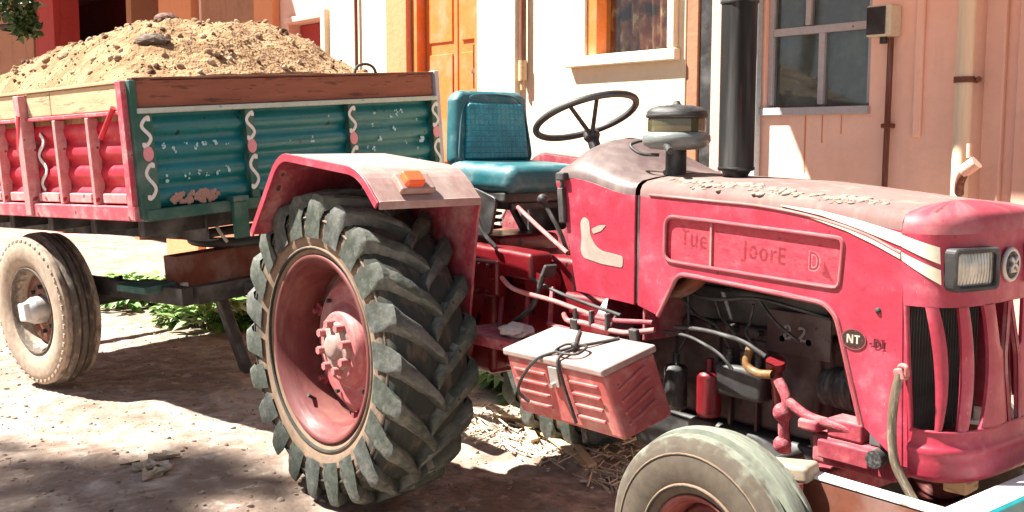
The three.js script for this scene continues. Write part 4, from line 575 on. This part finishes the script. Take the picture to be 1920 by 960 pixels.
// tool box tied on beside the engine
{
  const b = thing('tool_box', 'dusty pink metal tool box tied with cord to the tractor side', 'tool box');
  b.position.set(1.165, 0.775, 0.475); b.rotation.set(0.22, -0.02, 0.02);
  const body = (() => { const g = new RoundedBoxGeometry(0.50, 0.22, 0.24, 6, 0.016), p = g.attributes.position; for (let i = 0; i < p.count; i++) { const t = (0.11 - p.getY(i)) / 0.22; p.setX(i, p.getX(i) + (p.getX(i) > 0 ? 0.05 : 0.02) * t); p.setZ(i, p.getZ(i) * (1 - 0.05 * t)); } g.computeVertexNormals(); return uvBox(g.translate(0, -0.118, 0)); })();
  const caseM = paint([0.36, 0.075, 0.07], { dust: 0.35, dustC: [0.42, 0.24, 0.19], chip: 0.35, chipC: [0.16, 0.05, 0.035], seed: 182, rough: 0.65 }); mesh('case', body, caseM, b); mesh('lid', box(0.515, 0.026, 0.252, 0, 0.0, 0, 0, 0, 0, 0.009, 2), paint([0.27, 0.175, 0.155], { dust: 0.45, dustC: [0.32, 0.26, 0.225], chip: 0.3, chipC: [0.4, 0.1, 0.1], seed: 180, rough: 0.7 }), b);
  for (let i = 0; i < 4; i++) { const y = -0.055 - i * 0.04; mesh('pressed_rib', box(0.17, 0.011, 0.012, -0.13 + i * 0.003, y, 0.118, 0, 0, 0.02, 0.004, 2), caseM, b); mesh('pressed_rib', box(0.14, 0.011, 0.012, 0.15 + i * 0.003, y, 0.118, 0, 0, 0.02, 0.004, 2), caseM, b); }
  for (let i = 0; i < 4; i++) mesh('pressed_rib', box(0.012, 0.011, 0.14, 0.262 + 0.009 * i + 0.004, -0.055 - i * 0.038, 0.01, 0.25, 0, 0, 0.004, 2), caseM, b);
  mesh('hasp', [box(0.045, 0.07, 0.006, 0.01, -0.05, 0.126), rod([0.01, -0.075, 0.126], [0.01, -0.075, 0.145], 0.008)], M.steel, b);
  mesh('bracket', [box(0.04, 0.30, 0.02, -0.15, -0.1, -0.135), box(0.04, 0.30, 0.02, 0.15, -0.1, -0.135), box(0.03, 0.02, 0.16, 0.0, -0.235, -0.05), rod([0.04, -0.22, 0.06], [0.05, -0.30, 0.07], 0.012)], M.iron, b);
  const r = thing('cord', 'dark knotted cord wrapped over the lid of the pink tool box', 'cord'); r.position.copy(b.position); r.rotation.copy(b.rotation);
  mesh('strand', [tube([[-0.10, 0.018, -0.11], [-0.03, 0.02, -0.03], [0.03, 0.022, 0.03], [0.05, 0.02, 0.126], [0.06, -0.05, 0.132], [0.09, -0.20, 0.13]], 0.006, 50, 6), tube([[0.10, 0.018, -0.11], [0.06, 0.022, -0.03], [0.03, 0.026, 0.03], [-0.02, 0.02, 0.10], [-0.05, 0.01, 0.132], [-0.12, -0.06, 0.16], [-0.17, -0.13, 0.15], [-0.15, -0.17, 0.13]], 0.006, 60, 6)], M.black, r);
  mesh('knot', [tube([[0.03, 0.03, 0.02], [0.09, 0.035, 0.03], [0.10, 0.03, 0.08], [0.05, 0.03, 0.10], [0.0, 0.03, 0.09], [0.0, 0.035, 0.04]], 0.005, 40, 6, true), put(new THREE.SphereGeometry(0.014, 12, 8), 0.03, 0.03, 0.03)], M.black, r);
}

// ---------------------------------------------------------------- trailer
const TX = new THREE.Vector3(0.98618, 0.02411, -0.16391), TZ = new THREE.Vector3(0.16509, -0.06035, 0.98443), TY = TZ.clone().cross(TX);
const TB = new THREE.Matrix4().makeBasis(TX, TY, TZ).setPosition(-1.5666, 1.0827, 0.9525);   // near bottom front corner of the box
const L = thing('trailer', 'high sided farm trailer painted teal and red, loaded with earth', 'trailer'); L.applyMatrix4(TB);
const LEN = 2.75, WID = 2.18, HT = 0.70;
{
  // front board
  const f = group('front_board', L);
  const corr = (z0, z1, y0, y1, n, d, x0) => grid(8, n * 10, (u, v) => { const t = v * n, k = t - Math.floor(t); return [x0 + d * Math.sin(clamp(k / 0.8) * Math.PI) ** 0.8, mix(y0, y1, v), mix(z0, z1, u), mix(z0, z1, u), mix(y0, y1, v)]; });
  mesh('panel', corr(-WID + 0.03, -0.03, 0.05, 0.535, 4, 0.028, -0.03), M.teal, f);
  for (const z of [-0.035, -0.70, -1.43, -2.13]) mesh('rib', box(0.05, 0.50, z > -0.1 ? 0.09 : 0.055, 0.0, 0.29, z > -0.1 ? -0.07 : z), M.tealEdge, f);
  mesh('corner_post', box(0.05, 0.70, 0.035, 0.004, 0.35, -0.022), M.tealEdge, f); mesh('corner_post', box(0.06, 0.72, 0.04, -0.004, 0.36, -WID + 0.01), M.frameGrey, f);
  mesh('ledge', box(0.07, 0.028, WID - 0.06, 0.004, 0.546, -WID / 2), M.ledge, f);
  mesh('plank', box(0.035, 0.138, WID - 0.09, -0.012, 0.631, -WID / 2 - 0.005, 0, 0, 0, 0.006), M.woodDark, f);
  mesh('top_rail', box(0.05, 0.012, WID - 0.06, -0.012, 0.708, -WID / 2, 0, 0, 0, 0.003), M.rust, f);
  mesh('bottom_rail', box(0.07, 0.06, WID - 0.05, 0.0, 0.018, -WID / 2), M.tealEdge, f);
  mesh('lashing_hook', tube([[-0.01, 0.70, -1.50], [-0.01, 0.745, -1.52], [-0.01, 0.765, -1.56], [-0.01, 0.765, -1.62], [-0.01, 0.745, -1.66], [-0.01, 0.70, -1.68]], 0.009, 30), M.iron, f);
  mesh('latch', [box(0.08, 0.03, 0.10, 0.04, 0.055, -0.56), box(0.03, 0.20, 0.09, 0.05, -0.06, -0.565)], M.tealEdge, f);
  // scrolls and flowers in paint, a little proud of the ribs
  const scroll = (z, y, h, m) => mesh('painted_scroll', (() => { const p = []; for (let i = 0; i <= 40; i++) { const t = i / 40; p.push([0.034, y + h * (0.5 - t), z + 0.022 * Math.sin(t * Math.PI * 2)]); } const c0 = p[0], c1 = p[40]; p.unshift([0.034, c0[1] - 0.012, c0[2] - 0.018], [0.034, c0[1] + 0.008, c0[2] - 0.018]); p.push([0.034, c1[1] - 0.008, c1[2] + 0.018], [0.034, c1[1] + 0.012, c1[2] + 0.018]); const g = tube(p, 0.0105, 70, 6); g.scale(0.12, 1, 1); g.translate(0.0215, 0, 0); return g; })(), m, f);
  const dot = (z, y) => mesh('painted_flower', put(new THREE.SphereGeometry(0.03, 16, 10), 0, 0, 0).scale(0.06, 1.3, 1).translate(0.026, y, z), M.pink, f);
  for (const z of [-0.072, -0.70, -1.43, -2.13]) { scroll(z, 0.44, 0.13, M.white); dot(z, 0.33); scroll(z, 0.19, 0.16, M.white); }
  const r3 = mulberry(77), petal = [], flower = (z, y, R) => { for (let k = 0; k < 5; k++) { if (r3() < 0.35) continue; const a = k / 5 * 6.283 + z * 9 + r3(), q = R * (0.5 + r3()), w = R * (0.35 + 0.5 * r3()); petal.push(put(new THREE.SphereGeometry(w, 8, 6).scale(0.2, 1, 0.5 + r3()), 0.0, y + q * Math.sin(a), z + q * Math.cos(a), r3() * 3, 0, 0)); } };
  for (let i = 0; i < 14; i++) flower(-0.17 - (i % 7) * 0.062 - r3() * 0.02, 0.05 + (i < 7 ? 1.42 : 2.42) * 0.121 + (r3() - 0.5) * 0.05, 0.007 + 0.007 * r3());
  for (let i = 0; i < 4; i++) flower(-0.85 - r3() * 0.45, 0.05 + (0.4 + Math.floor(r3() * 4)) * 0.121, 0.007 + 0.005 * r3());
  for (let i = 0; i < 18; i++) flower(-1.55 - r3() * 0.48, 0.12 + r3() * 0.36, 0.006 + 0.012 * r3() ** 2);
  const pm = mesh('painted_petals', petal, paint([0.30, 0.52, 0.56], { dust: 0.1, chip: 0.6, chipC: [0.02, 0.15, 0.17], seed: 28 }), f); pm.userData.kind = 'stuff';
  const wr = mesh('painted_wreath', (() => { const g = []; for (let i = 0; i < 60; i++) { const a = r3() * 6.28, q = Math.sqrt(r3()); g.push(put(new THREE.SphereGeometry(0.012, 8, 6).scale(0.3, 1, 1.4), 0.006, 0.085 + 0.035 * q * Math.sin(a), -0.33 + 0.15 * q * Math.cos(a), r3() * 3)); } return g; })(), paint([0.30, 0.15, 0.13], { dust: 0.4, dustC: [0.24, 0.28, 0.2], chip: 0.6, chipC: [0.05, 0.12, 0.09], seed: 30 }), f); wr.userData.kind = 'stuff';
}
{
  // near side board
  const s = group('side_board', L);
  mesh('panel', grid(12, 40, (u, v) => { const t = v * 4, k = t - Math.floor(t); const x = mix(-0.05, -LEN, u), y = mix(0.07, 0.535, v); return [x, y, -0.055 + 0.022 * Math.sin(clamp(k / 0.8) * Math.PI) ** 0.8, x, y]; }), M.tRed, s);
  mesh('corner_post', box(0.055, 0.70, 0.05, -0.035, 0.35, 0.0), M.tPink, s);
  for (let i = 1; i <= 8; i++) { const x = -0.05 - i * 0.365, big = i % 3 === 0; mesh('stake', box(big ? 0.07 : 0.034, big ? 0.68 : 0.46, big ? 0.075 : 0.06, x, big ? 0.34 : 0.30, big ? 0.0 : -0.018), M.stake, s); if (big) { mesh('hinge_strap', bar([x - 0.05, 0.36, 0.03], [x + 0.02, 0.57, 0.04], 0.03, 0.012), M.tRed, s); } }
  for (const [a, b] of [[-0.07, -0.82], [-0.825, -1.10], [-1.19, -2.2], [-2.25, -LEN]]) mesh('plank', box(Math.abs(a - b), 0.13, 0.032, (a + b) / 2, 0.622, -0.022, 0, 0, 0, 0.005), M.woodTan, s);
  mesh('top_rail', box(LEN - 0.07, 0.016, 0.05, -LEN / 2 - 0.04, 0.698, -0.022, 0, 0, 0, 0.003), M.woodTan, s);
  mesh('ledge', box(LEN - 0.07, 0.022, 0.06, -LEN / 2 - 0.04, 0.543, -0.02), M.tPink, s);
  mesh('bottom_rail', box(LEN, 0.075, 0.07, -LEN / 2, 0.032, -0.012), M.tPink, s);
  for (let i = 0; i < 8; i++) mesh('rail_block', box(0.24, 0.05, 0.03, -0.235 - i * 0.365, 0.105, -0.02), M.stake, s);
  mesh('tie_rod', rod([-0.12, 0.57, 0.012], [-0.26, 0.42, 0.02], 0.014), M.tRed, s);
  const p = []; for (let i = 0; i <= 40; i++) { const t = i / 40; p.push([-1.03 + 0.035 * Math.sin(t * 12.5), 0.46 - t * 0.32, 0]); } const g = tube(p, 0.014, 80, 6); g.scale(1, 1, 0.25); mesh('painted_scroll', g.translate(0, 0, -0.026), M.white, s);
  // far side and tail boards, floor
  mesh('far_side_board', box(LEN, 0.70, 0.05, -LEN / 2, 0.35, -WID + 0.0), M.tRed, L); mesh('tail_board', box(0.05, 0.70, WID - 0.06, -LEN, 0.35, -WID / 2), M.tRed, L); mesh('floor', box(LEN - 0.04, 0.03, WID - 0.04, -LEN / 2, 0.02, -WID / 2 - 0.01), M.rust, L);
}
{
  const c = group('chassis', L);
  for (const z of [-0.42, -WID + 0.42]) mesh('beam', [box(LEN - 0.1, 0.15, 0.012, -LEN / 2, -0.09, z), box(LEN - 0.1, 0.012, 0.07, -LEN / 2, -0.02, z - 0.03), box(LEN - 0.1, 0.012, 0.07, -LEN / 2, -0.16, z - 0.03)], M.iron, c);
  for (let i = 0; i < 7; i++) mesh('cross_member', box(0.06, 0.09, WID - 0.12, -0.1 - i * 0.5, -0.05, -WID / 2), M.iron, c);
  mesh('turntable_beam', box(0.14, 0.20, 1.25, -0.42, -0.36, -1.02), M.rust, c);
  mesh('turntable_ring', put(new THREE.TorusGeometry(0.42, 0.03, 10, 48).rotateX(Math.PI / 2), -0.5, -0.22, -1.09), M.iron, c);
  mesh('axle', rod([-1.38, -0.58, 0.0], [-1.38, -0.58, -WID], 0.045), M.iron, c);
  mesh('sub_frame', [box(1.5, 0.10, 0.07, -0.9, -0.46, -0.32), box(1.5, 0.10, 0.07, -0.9, -0.46, -WID + 0.4), box(0.08, 0.1, 1.4, -0.2, -0.47, -WID / 2)], M.iron, c);
  for (const z of [-0.34, -WID + 0.34]) mesh('leaf_spring', [0, 1, 2, 3].map((k) => tube([[-1.38 - 0.5 + k * 0.1, -0.40 - k * 0.02, z], [-1.38, -0.50 - k * 0.016, z], [-1.38 + 0.5 - k * 0.1, -0.40 - k * 0.02, z]], 0.014, 16, 6).scale(1, 1, 1)), M.iron, c);
  mesh('drawbar', [bar([-0.3, -0.46, -0.7], [1.0, -0.62, -1.0], 0.07, 0.08), bar([-0.3, -0.46, -1.5], [1.0, -0.62, -1.14], 0.07, 0.08), box(0.3, 0.04, 0.12, 1.1, -0.63, -1.07)], M.iron, c);
  mesh('prop_stand', bar([-0.42, -0.42, -0.66], [-0.40, -1.02, -0.82], 0.10, 0.06), M.iron, c);
  mesh('lamp_bracket', box(0.05, 0.12, 0.04, -0.35, -0.47, -0.42), M.ledge, c); mesh('tool_tray', box(0.3, 0.04, 0.2, -0.5, -0.42, -0.28), M.tealEdge, c); mesh('underside_hook', tube([[-0.2, -0.02, -0.55], [-0.2, -0.12, -0.58], [-0.18, -0.2, -0.62]], 0.01, 16), M.steel, c);
  const w = new THREE.Group(); w.name = 'wheel'; const R = 0.465, H = 0.115;
  const sw = [[0.255, -0.085], [0.275, -0.10], [0.33, -0.122], [0.39, -0.124], [0.43, -0.112]], tr = [[0.448, -0.10]]; const gz = [-0.066, -0.022, 0.022, 0.066]; for (const z of gz) tr.push([R - 0.05 * (z / 0.115) ** 2, z - 0.009], [R - 0.022, z - 0.005], [R - 0.022, z + 0.005], [R - 0.05 * (z / 0.115) ** 2, z + 0.009]); tr.push([0.448, 0.10]);
  mesh('tyre', toCreasedNormals(latheZ([...sw, ...tr, ...sw.map(([r, z]) => [r, -z]).reverse()], 96), 0.6), M.tyreTrailer, w);
  for (let i = 0; i < 48; i++) { const a = i / 48 * Math.PI * 2; const q = mesh('shoulder_block', i ? w.children[1].geometry : box(0.018, 0.03, 0.012, 0.425, 0, 0.113, 0, 0, 0, 0.004), M.tyreTrailer, w); q.rotation.z = a; }
  mesh('rim', latheZ([[0.255, -0.085], [0.24, -0.07], [0.235, 0.03], [0.25, 0.075], [0.268, 0.098], [0.262, 0.106], [0.25, 0.10], [0.232, 0.07], [0.222, 0.02], [0.218, -0.01]], 48), M.tyreTrailer, w);
  mesh('disc', latheZ([[0.225, 0.0], [0.20, 0.03], [0.15, 0.02], [0.11, 0.03], [0.09, 0.03]], 40), M.rust, w); mesh('hub', latheZ([[0.085, 0.02], [0.082, 0.09], [0.06, 0.13], [0.03, 0.135], [0, 0.135]], 24), M.steel, w); mesh('hub_cap', box(0.09, 0.11, 0.06, 0, 0, 0.13, 0, 0, 0.1, 0.012, 2), M.white, w);
  for (const b of bolts(8, 0.135, 0.035, 0.013, 0.03)) mesh('wheel_nut', b, M.iron, w);
  L.add(w); w.position.set(-1.38, -0.585, -0.115);
  const w2 = cloneTo(w, L); w2.position.set(-1.38, -0.585, -WID + 0.115); w2.rotation.y = Math.PI;
}
// load of earth
M.soil = new THREE.MeshStandardMaterial({ map: tex(1024, (u, v) => { const a = fbm(u, v, 6, 5, 201), b = fbm(u, v, 40, 5, 203), c = fbm(u, v, 90, 3, 205); let k = mixc([0.20, 0.105, 0.045], [0.32, 0.20, 0.10], sst(-0.3, 0.3, a + b * 0.6)); k = mixc(k, [0.075, 0.036, 0.018], 0.75 * sst(0.24, 0.36, b * 0.8 + c * 0.5)); return mixc(k, [0.38, 0.27, 0.16], 0.5 * sst(0.22, 0.34, -b * 0.7 - c * 0.5)); }), bumpMap: gray(1024, (u, v) => 0.5 + 0.7 * fbm(u, v, 40, 5, 203)), bumpScale: 0.018, roughness: 0.97 });
const heapY = (x, z) => {                         // trailer coordinates
  const e = Math.min(1, Math.min(-x, LEN + x) / 0.9), ez = Math.min(-z, WID + z) / 0.85;
  const cx = (x + 1.02) / 1.72, cz = (z + 0.92) / (z < -0.92 ? 0.92 : 0.865);
  let h = 0.692 + 0.40 * Math.pow(clamp(1 - Math.pow(Math.abs(cx), 2.0) * 0.95), 0.9) * Math.pow(clamp(1 - Math.pow(Math.abs(cz), 2.1)), 0.85) * sst(0, 0.62, e) ** 0.55;
  h += 0.10 * clamp(e * 2) * clamp(ez * 2) * fbm(x / 4 + 0.3, z / 4 + 0.3, 10, 4, 211) + 0.03 * clamp(e * 3) * clamp(ez * 3) * fbm(x / 2, z / 2, 22, 4, 213);
  return h;
};
{
  const heap = thing('earth_heap', 'sandy brown heap of loose earth piled high in the trailer', 'earth'); heap.applyMatrix4(TB);
  mesh('soil', grid(220, 150, (u, v) => { const x = mix(-0.03, -LEN + 0.03, u), z = mix(-WID + 0.03, -0.045, v); const rim = u === 0 || u === 1 || v === 0 || v === 1; return [x, rim ? 0.45 : heapY(x, z), z, x, z]; }), M.soil, heap);
  const r = mulberry(99), shapes = [0, 1, 2].map((k) => { const g = new THREE.IcosahedronGeometry(1, 1), p = g.attributes.position; for (let i = 0; i < p.count; i++) { const s = 1 + 0.5 * fbm(p.getX(i) * 0.3 + k, p.getY(i) * 0.3 + p.getZ(i) * 0.2, 8, 3, 220 + k); p.setXYZ(i, p.getX(i) * s * 1.2, p.getY(i) * s * 0.75, p.getZ(i) * s); } g.computeVertexNormals(); return g; });
  const cmat = new THREE.MeshStandardMaterial({ roughness: 0.97 });
  for (const k of [0, 1, 2]) {
    const im = new THREE.InstancedMesh(shapes[k], cmat, 700), m = new THREE.Matrix4(), q = new THREE.Quaternion(); im.name = 'soil_lumps'; im.userData.kind = 'stuff'; im.castShadow = im.receiveShadow = true;
    for (let i = 0; i < 700; i++) { const x = -0.06 - r() * (LEN - 0.12), z = -0.08 - r() * (WID - 0.16), s = 0.004 + 0.020 * r() ** 6; q.setFromEuler(new THREE.Euler(r() * 6, r() * 6, r() * 6)); m.compose(new THREE.Vector3(x, heapY(x, z) + s * 0.2, z), q, new THREE.Vector3(s, s, s)); im.setMatrixAt(i, m); const t = r(); im.setColorAt(i, new THREE.Color().setRGB(...(t < 0.3 ? [0.10, 0.05, 0.027] : t < 0.85 ? [0.24, 0.15, 0.085] : [0.36, 0.27, 0.18]))); }
    heap.add(im);
  }
  const clod = (x, z, s, label, c) => { const o = mesh('clod', shapes[1], paint(c, { dust: 0.1, dustC: [0.14, 0.08, 0.045], chip: 0.4, seed: 230, rough: 0.95, bump: 0.006 }), null); tag(o, label, 'clod', 'dark clods on the earth heap'); o.position.set(x, heapY(x, z) + s * 0.15, z).applyMatrix4(TB); o.scale.set(s * 1.3, s * 0.8, s * 0.8); o.rotation.y = 0.5; };
  clod(-0.42, -0.42, 0.075, 'largest dark brown clod on the near face of the earth heap', [0.06, 0.03, 0.014]);
  clod(-0.68, -0.68, 0.055, 'smaller reddish clod near the crest of the earth heap', [0.11, 0.038, 0.02]);
}

// ---------------------------------------------------------------- plants, litter, trees
function leafGeo(l, w, bend) { return grid(2, 4, (u, v) => { const k = Math.sin(Math.PI * Math.pow(v, 0.75)) * w; return [(u - 0.5) * 2 * k * 0.5, bend * v * v * l + Math.abs(u - 0.5) * k * 0.4, v * l]; }); }
const leafMat = [[0.12, 0.30, 0.04], [0.10, 0.25, 0.04], [0.20, 0.32, 0.08]].map((c) => new THREE.MeshPhysicalMaterial({ color: new THREE.Color().setRGB(...c), roughness: 0.55, transmission: 0.25, thickness: 0, side: THREE.DoubleSide }));
const twig = flat(0.10, 0.07, 0.035, 0.9);
function weed(seed, h, n) {
  const r = mulberry(seed), L1 = [], S = [];
  for (let i = 0; i < n; i++) { const a = r() * 6.28, d = r() * 0.16, y = h * (0.15 + 0.85 * r()), l = 0.05 + 0.06 * r(); L1.push(put(leafGeo(l, l * 0.62, -0.5 + r() * 0.4).rotateX(-0.7 + r() * 1.0), d * Math.sin(a), y * (1 - d), d * Math.cos(a), 0, a, 0)); }
  for (let i = 0; i < 7; i++) { const a = r() * 6.28, d = 0.10 * r(); S.push(rod([0, -0.03, 0], [d * Math.sin(a), h * 0.8, d * Math.cos(a)], 0.004, 0.002, 5)); }
  return [join(L1), join(S)];
}
{
  const kinds = [weed(301, 0.16, 90), weed(302, 0.11, 70), weed(303, 0.20, 110)], r = mulberry(310), spots = [];
  for (let i = 0; i < 30; i++) spots.push([-3.85 - r() * 2.6, -0.35 - r() * 0.8, 'bright leafy weed in the green bank under the trailer']);
  for (let i = 0; i < 7; i++) spots.push([-1.35 + r() * 0.65, -1.0 - r() * 0.45, 'bright leafy weed showing behind the rear tyre and tool box']);
  spots.forEach(([x, z, label], i) => { const w = thing('weed', label, 'weed', label + 's'), k = kinds[i % 3], s = 0.85 + r() * 0.7; mesh('leaves', k[0], leafMat[i % 3], w); mesh('stems', k[1], twig, w); w.position.set(x, groundH(x, z), z); w.rotation.y = r() * 6.28; w.scale.setScalar(s); });
}
{
  // straw, chips and pebbles nobody could count
  const r = mulberry(401), m = new THREE.Matrix4(), q = new THREE.Quaternion();
  const scatter = (name, geo, mat, n, f, label) => { const im = new THREE.InstancedMesh(geo, mat, n); im.name = numbered(name); im.userData = { kind: 'stuff', label, category: name }; im.castShadow = im.receiveShadow = true; for (let i = 0; i < n; i++) { const [x, z, s, ry, tilt, lift] = f(r); q.setFromEuler(new THREE.Euler(tilt, ry, tilt * 0.6, 'YXZ')); m.compose(new THREE.Vector3(x, groundH(x, z) + (lift ?? 0), z), q, new THREE.Vector3(s, s, s)); im.setMatrixAt(i, m); } scene.add(im); };
  const straw = new THREE.CylinderGeometry(0.004, 0.003, 0.22, 5).rotateX(Math.PI / 2), peb = new THREE.IcosahedronGeometry(1, 1).scale(1.2, 0.6, 1), chip = put(new THREE.BoxGeometry(1, 0.12, 0.55), 0, 0, 0);
  scatter('straw', straw, flat(0.55, 0.46, 0.34, 0.9), 260, (r) => [mix(-0.75, 0.65, r()), mix(-0.85, -0.25, r()), 0.4 + r(), 0.9 + (r() - 0.5) * 1.6, (r() - 0.5) * 0.15, 0.012], 'pale dry straw strewn on the ground behind the rear tyre');
  scatter('pebbles', peb, flat(0.30, 0.23, 0.18, 0.95), 4500, (r) => [mix(-5, 2.5, r()), mix(-1.6, 3, r()), 0.003 + 0.014 * r() ** 5, r() * 6, r(), 0.002], 'small pebbles and crumbs scattered over the dirt ground');
  scatter('chips', chip, flat(0.60, 0.52, 0.43, 0.9), 240, (r) => [mix(-0.8, 0.6, r()), mix(-0.9, -0.2, r()), 0.012 + 0.03 * r() ** 2, r() * 6, (r() - 0.5) * 0.5, 0.012], 'pale wood chips strewn behind the rear tyre');
  scatter('dry_crumbs', chip, flat(0.14, 0.08, 0.05, 0.9), 260, (r) => [mix(-3, 0.3, r()), mix(0.2, 2.4, r()), 0.005 + 0.016 * r() ** 3, r() * 6, (r() - 0.5) * 0.5, 0.004], 'dark leaf crumbs scattered on the open dirt');
}
// long pale splinters behind the tractor
const splinters = [[-0.30, -0.55, 0.55, 0.55], [-0.05, -0.50, 0.50, 0.25], [0.15, -0.42, 0.5, 0.35], [0.28, -0.40, 0.35, 0.5], [-0.45, -0.62, 0.40, -0.5]];
['lying highest in the pale litter', 'in the middle of the pale litter', 'below the tool box', 'nearest the front tyre', 'nearest the weeds behind the rear tyre'].forEach((w, i) => { const [x, z, l, a] = splinters[i]; const o = mesh('splinter', plate(roundPoly([[-l / 2, -0.012], [l / 2, -0.026], [l / 2 * 0.92, 0.018], [-l / 2 * 0.8, 0.022]], 0.006), 0, 0.014).rotateX(-Math.PI / 2 + 0.08), M.woodTan, null); tag(o, `pale flat wood splinter ${w}`, 'splinter', 'wood splinters'); o.position.set(x, groundH(x, z) + 0.02, z); o.rotation.y = -a; });
{ // crumpled leaf litter on the open dirt
  const o = thing('dry_leaf_litter', 'curled pale dry leaves and twigs lying on the open dirt', 'dry leaves'), r = mulberry(420), lm = paint([0.52, 0.42, 0.31], { dust: 0.3, dustC: [0.66, 0.58, 0.5], chip: 0.5, seed: 421, rough: 0.9 }); o.position.set(-0.92, groundH(-0.92, 1.15), 1.15);
  for (let i = 0; i < 9; i++) { const l = 0.07 + r() * 0.09; mesh('dry_leaf', put(grid(8, 6, (u, v) => { const w = 0.4 * l * Math.sin(Math.PI * v) * (0.8 + 0.4 * Math.sin(v * 9)); return [(u - 0.5) * w * 1.6, 0.008 + 0.16 * l * ((u - 0.5) * 2) ** 2 * (0.5 + v) + 0.006 * Math.sin(v * 7), (v - 0.5) * l]; }), (r() - 0.5) * 0.34, 0.0, (r() - 0.5) * 0.22, 0, r() * 6, 0), lm, o); }
  for (let i = 0; i < 6; i++) { const x = (r() - 0.5) * 0.4, z = (r() - 0.5) * 0.16, a = r() * 3; mesh('twig', rod([x, 0.012, z], [x + 0.09 * Math.cos(a), 0.022, z + 0.09 * Math.sin(a)], 0.004, 0.003, 6), twig, o); }
}
function tree(name, label, base, top, lobes, nLeaf, size, seed) {
  const t = thing(name, label, 'tree'), r = mulberry(seed), b = new THREE.Vector3(...base), tp = new THREE.Vector3(...top);
  const mid = b.clone().lerp(tp, 0.5).add(new THREE.Vector3(0.15, 0, 0.1)); const tg = tube([base, [mid.x, mid.y, mid.z], top], 1, 20, 10), p = tg.attributes.position, n = tg.attributes.normal; for (let i = 0; i < p.count; i++) { const k = Math.floor(i / 11) / 20, R = mix(0.17, 0.07, k) * (1 + 0.25 * Math.sin(i * 2.3) * 0.3); p.setXYZ(i, p.getX(i) - n.getX(i) * (1 - R), p.getY(i) - n.getY(i) * (1 - R), p.getZ(i) - n.getZ(i) * (1 - R)); }
  const bark = paint([0.09, 0.06, 0.04], { dust: 0.2, chip: 0.5, seed: 440, rough: 0.95, bump: 0.01 });
  mesh('trunk', tg, bark, t); const lv = [];
  for (const [x, y, z, R] of lobes) {
    mesh('limb', tube([top, [mix(tp.x, x, 0.5), mix(tp.y, y, 0.6), mix(tp.z, z, 0.5)], [x, y, z]], 0.03, 12, 7), bark, t);
    for (let i = 0; i < nLeaf; i++) { const d = new THREE.Vector3(r() - 0.5, r() - 0.5, r() - 0.5).normalize().multiplyScalar(R * Math.pow(r(), 0.4)); const s = size * (0.7 + 0.6 * r()); lv.push(put(leafGeo(s, s * 0.55, -0.3), x + d.x, y + d.y * 0.75, z + d.z, r() * 6, r() * 6, r() * 6)); }
  }
  mesh('crown', lv, new THREE.MeshPhysicalMaterial({ color: new THREE.Color().setRGB(0.045, 0.085, 0.02), roughness: 0.5, transmission: 0.2, thickness: 0, side: THREE.DoubleSide }), t);
  return t;
}
tree('shade_tree', 'leafy roadside tree standing left of the view, shading the near dirt', [-8.2, -0.05, 8.6], [-7.0, 7.0, 7.7], [[-5.95, 9.9, 6.65, 0.85],[-5.10, 9.4, 6.07, 0.90],[-5.80, 10.2, 5.99, 0.50],[-4.80, 9.6, 7.01, 0.90],[-6.10, 9.2, 7.22, 0.90],[-6.00, 10.4, 7.59, 0.90]], 260, 0.21, 451);
tree('yard_tree', 'dark leafy tree hanging in at the top left corner', [-9.3, -0.05, 1.6], [-9.0, 2.5, 1.1], [[-8.16, 2.93, -0.22, 0.30], [-8.6, 3.3, 0.3, 0.45], [-8.1, 2.66, -0.32, 0.14], [-9.1, 3.3, 0.9, 0.5]], 420, 0.09, 461);

renderer.render(scene, camera);
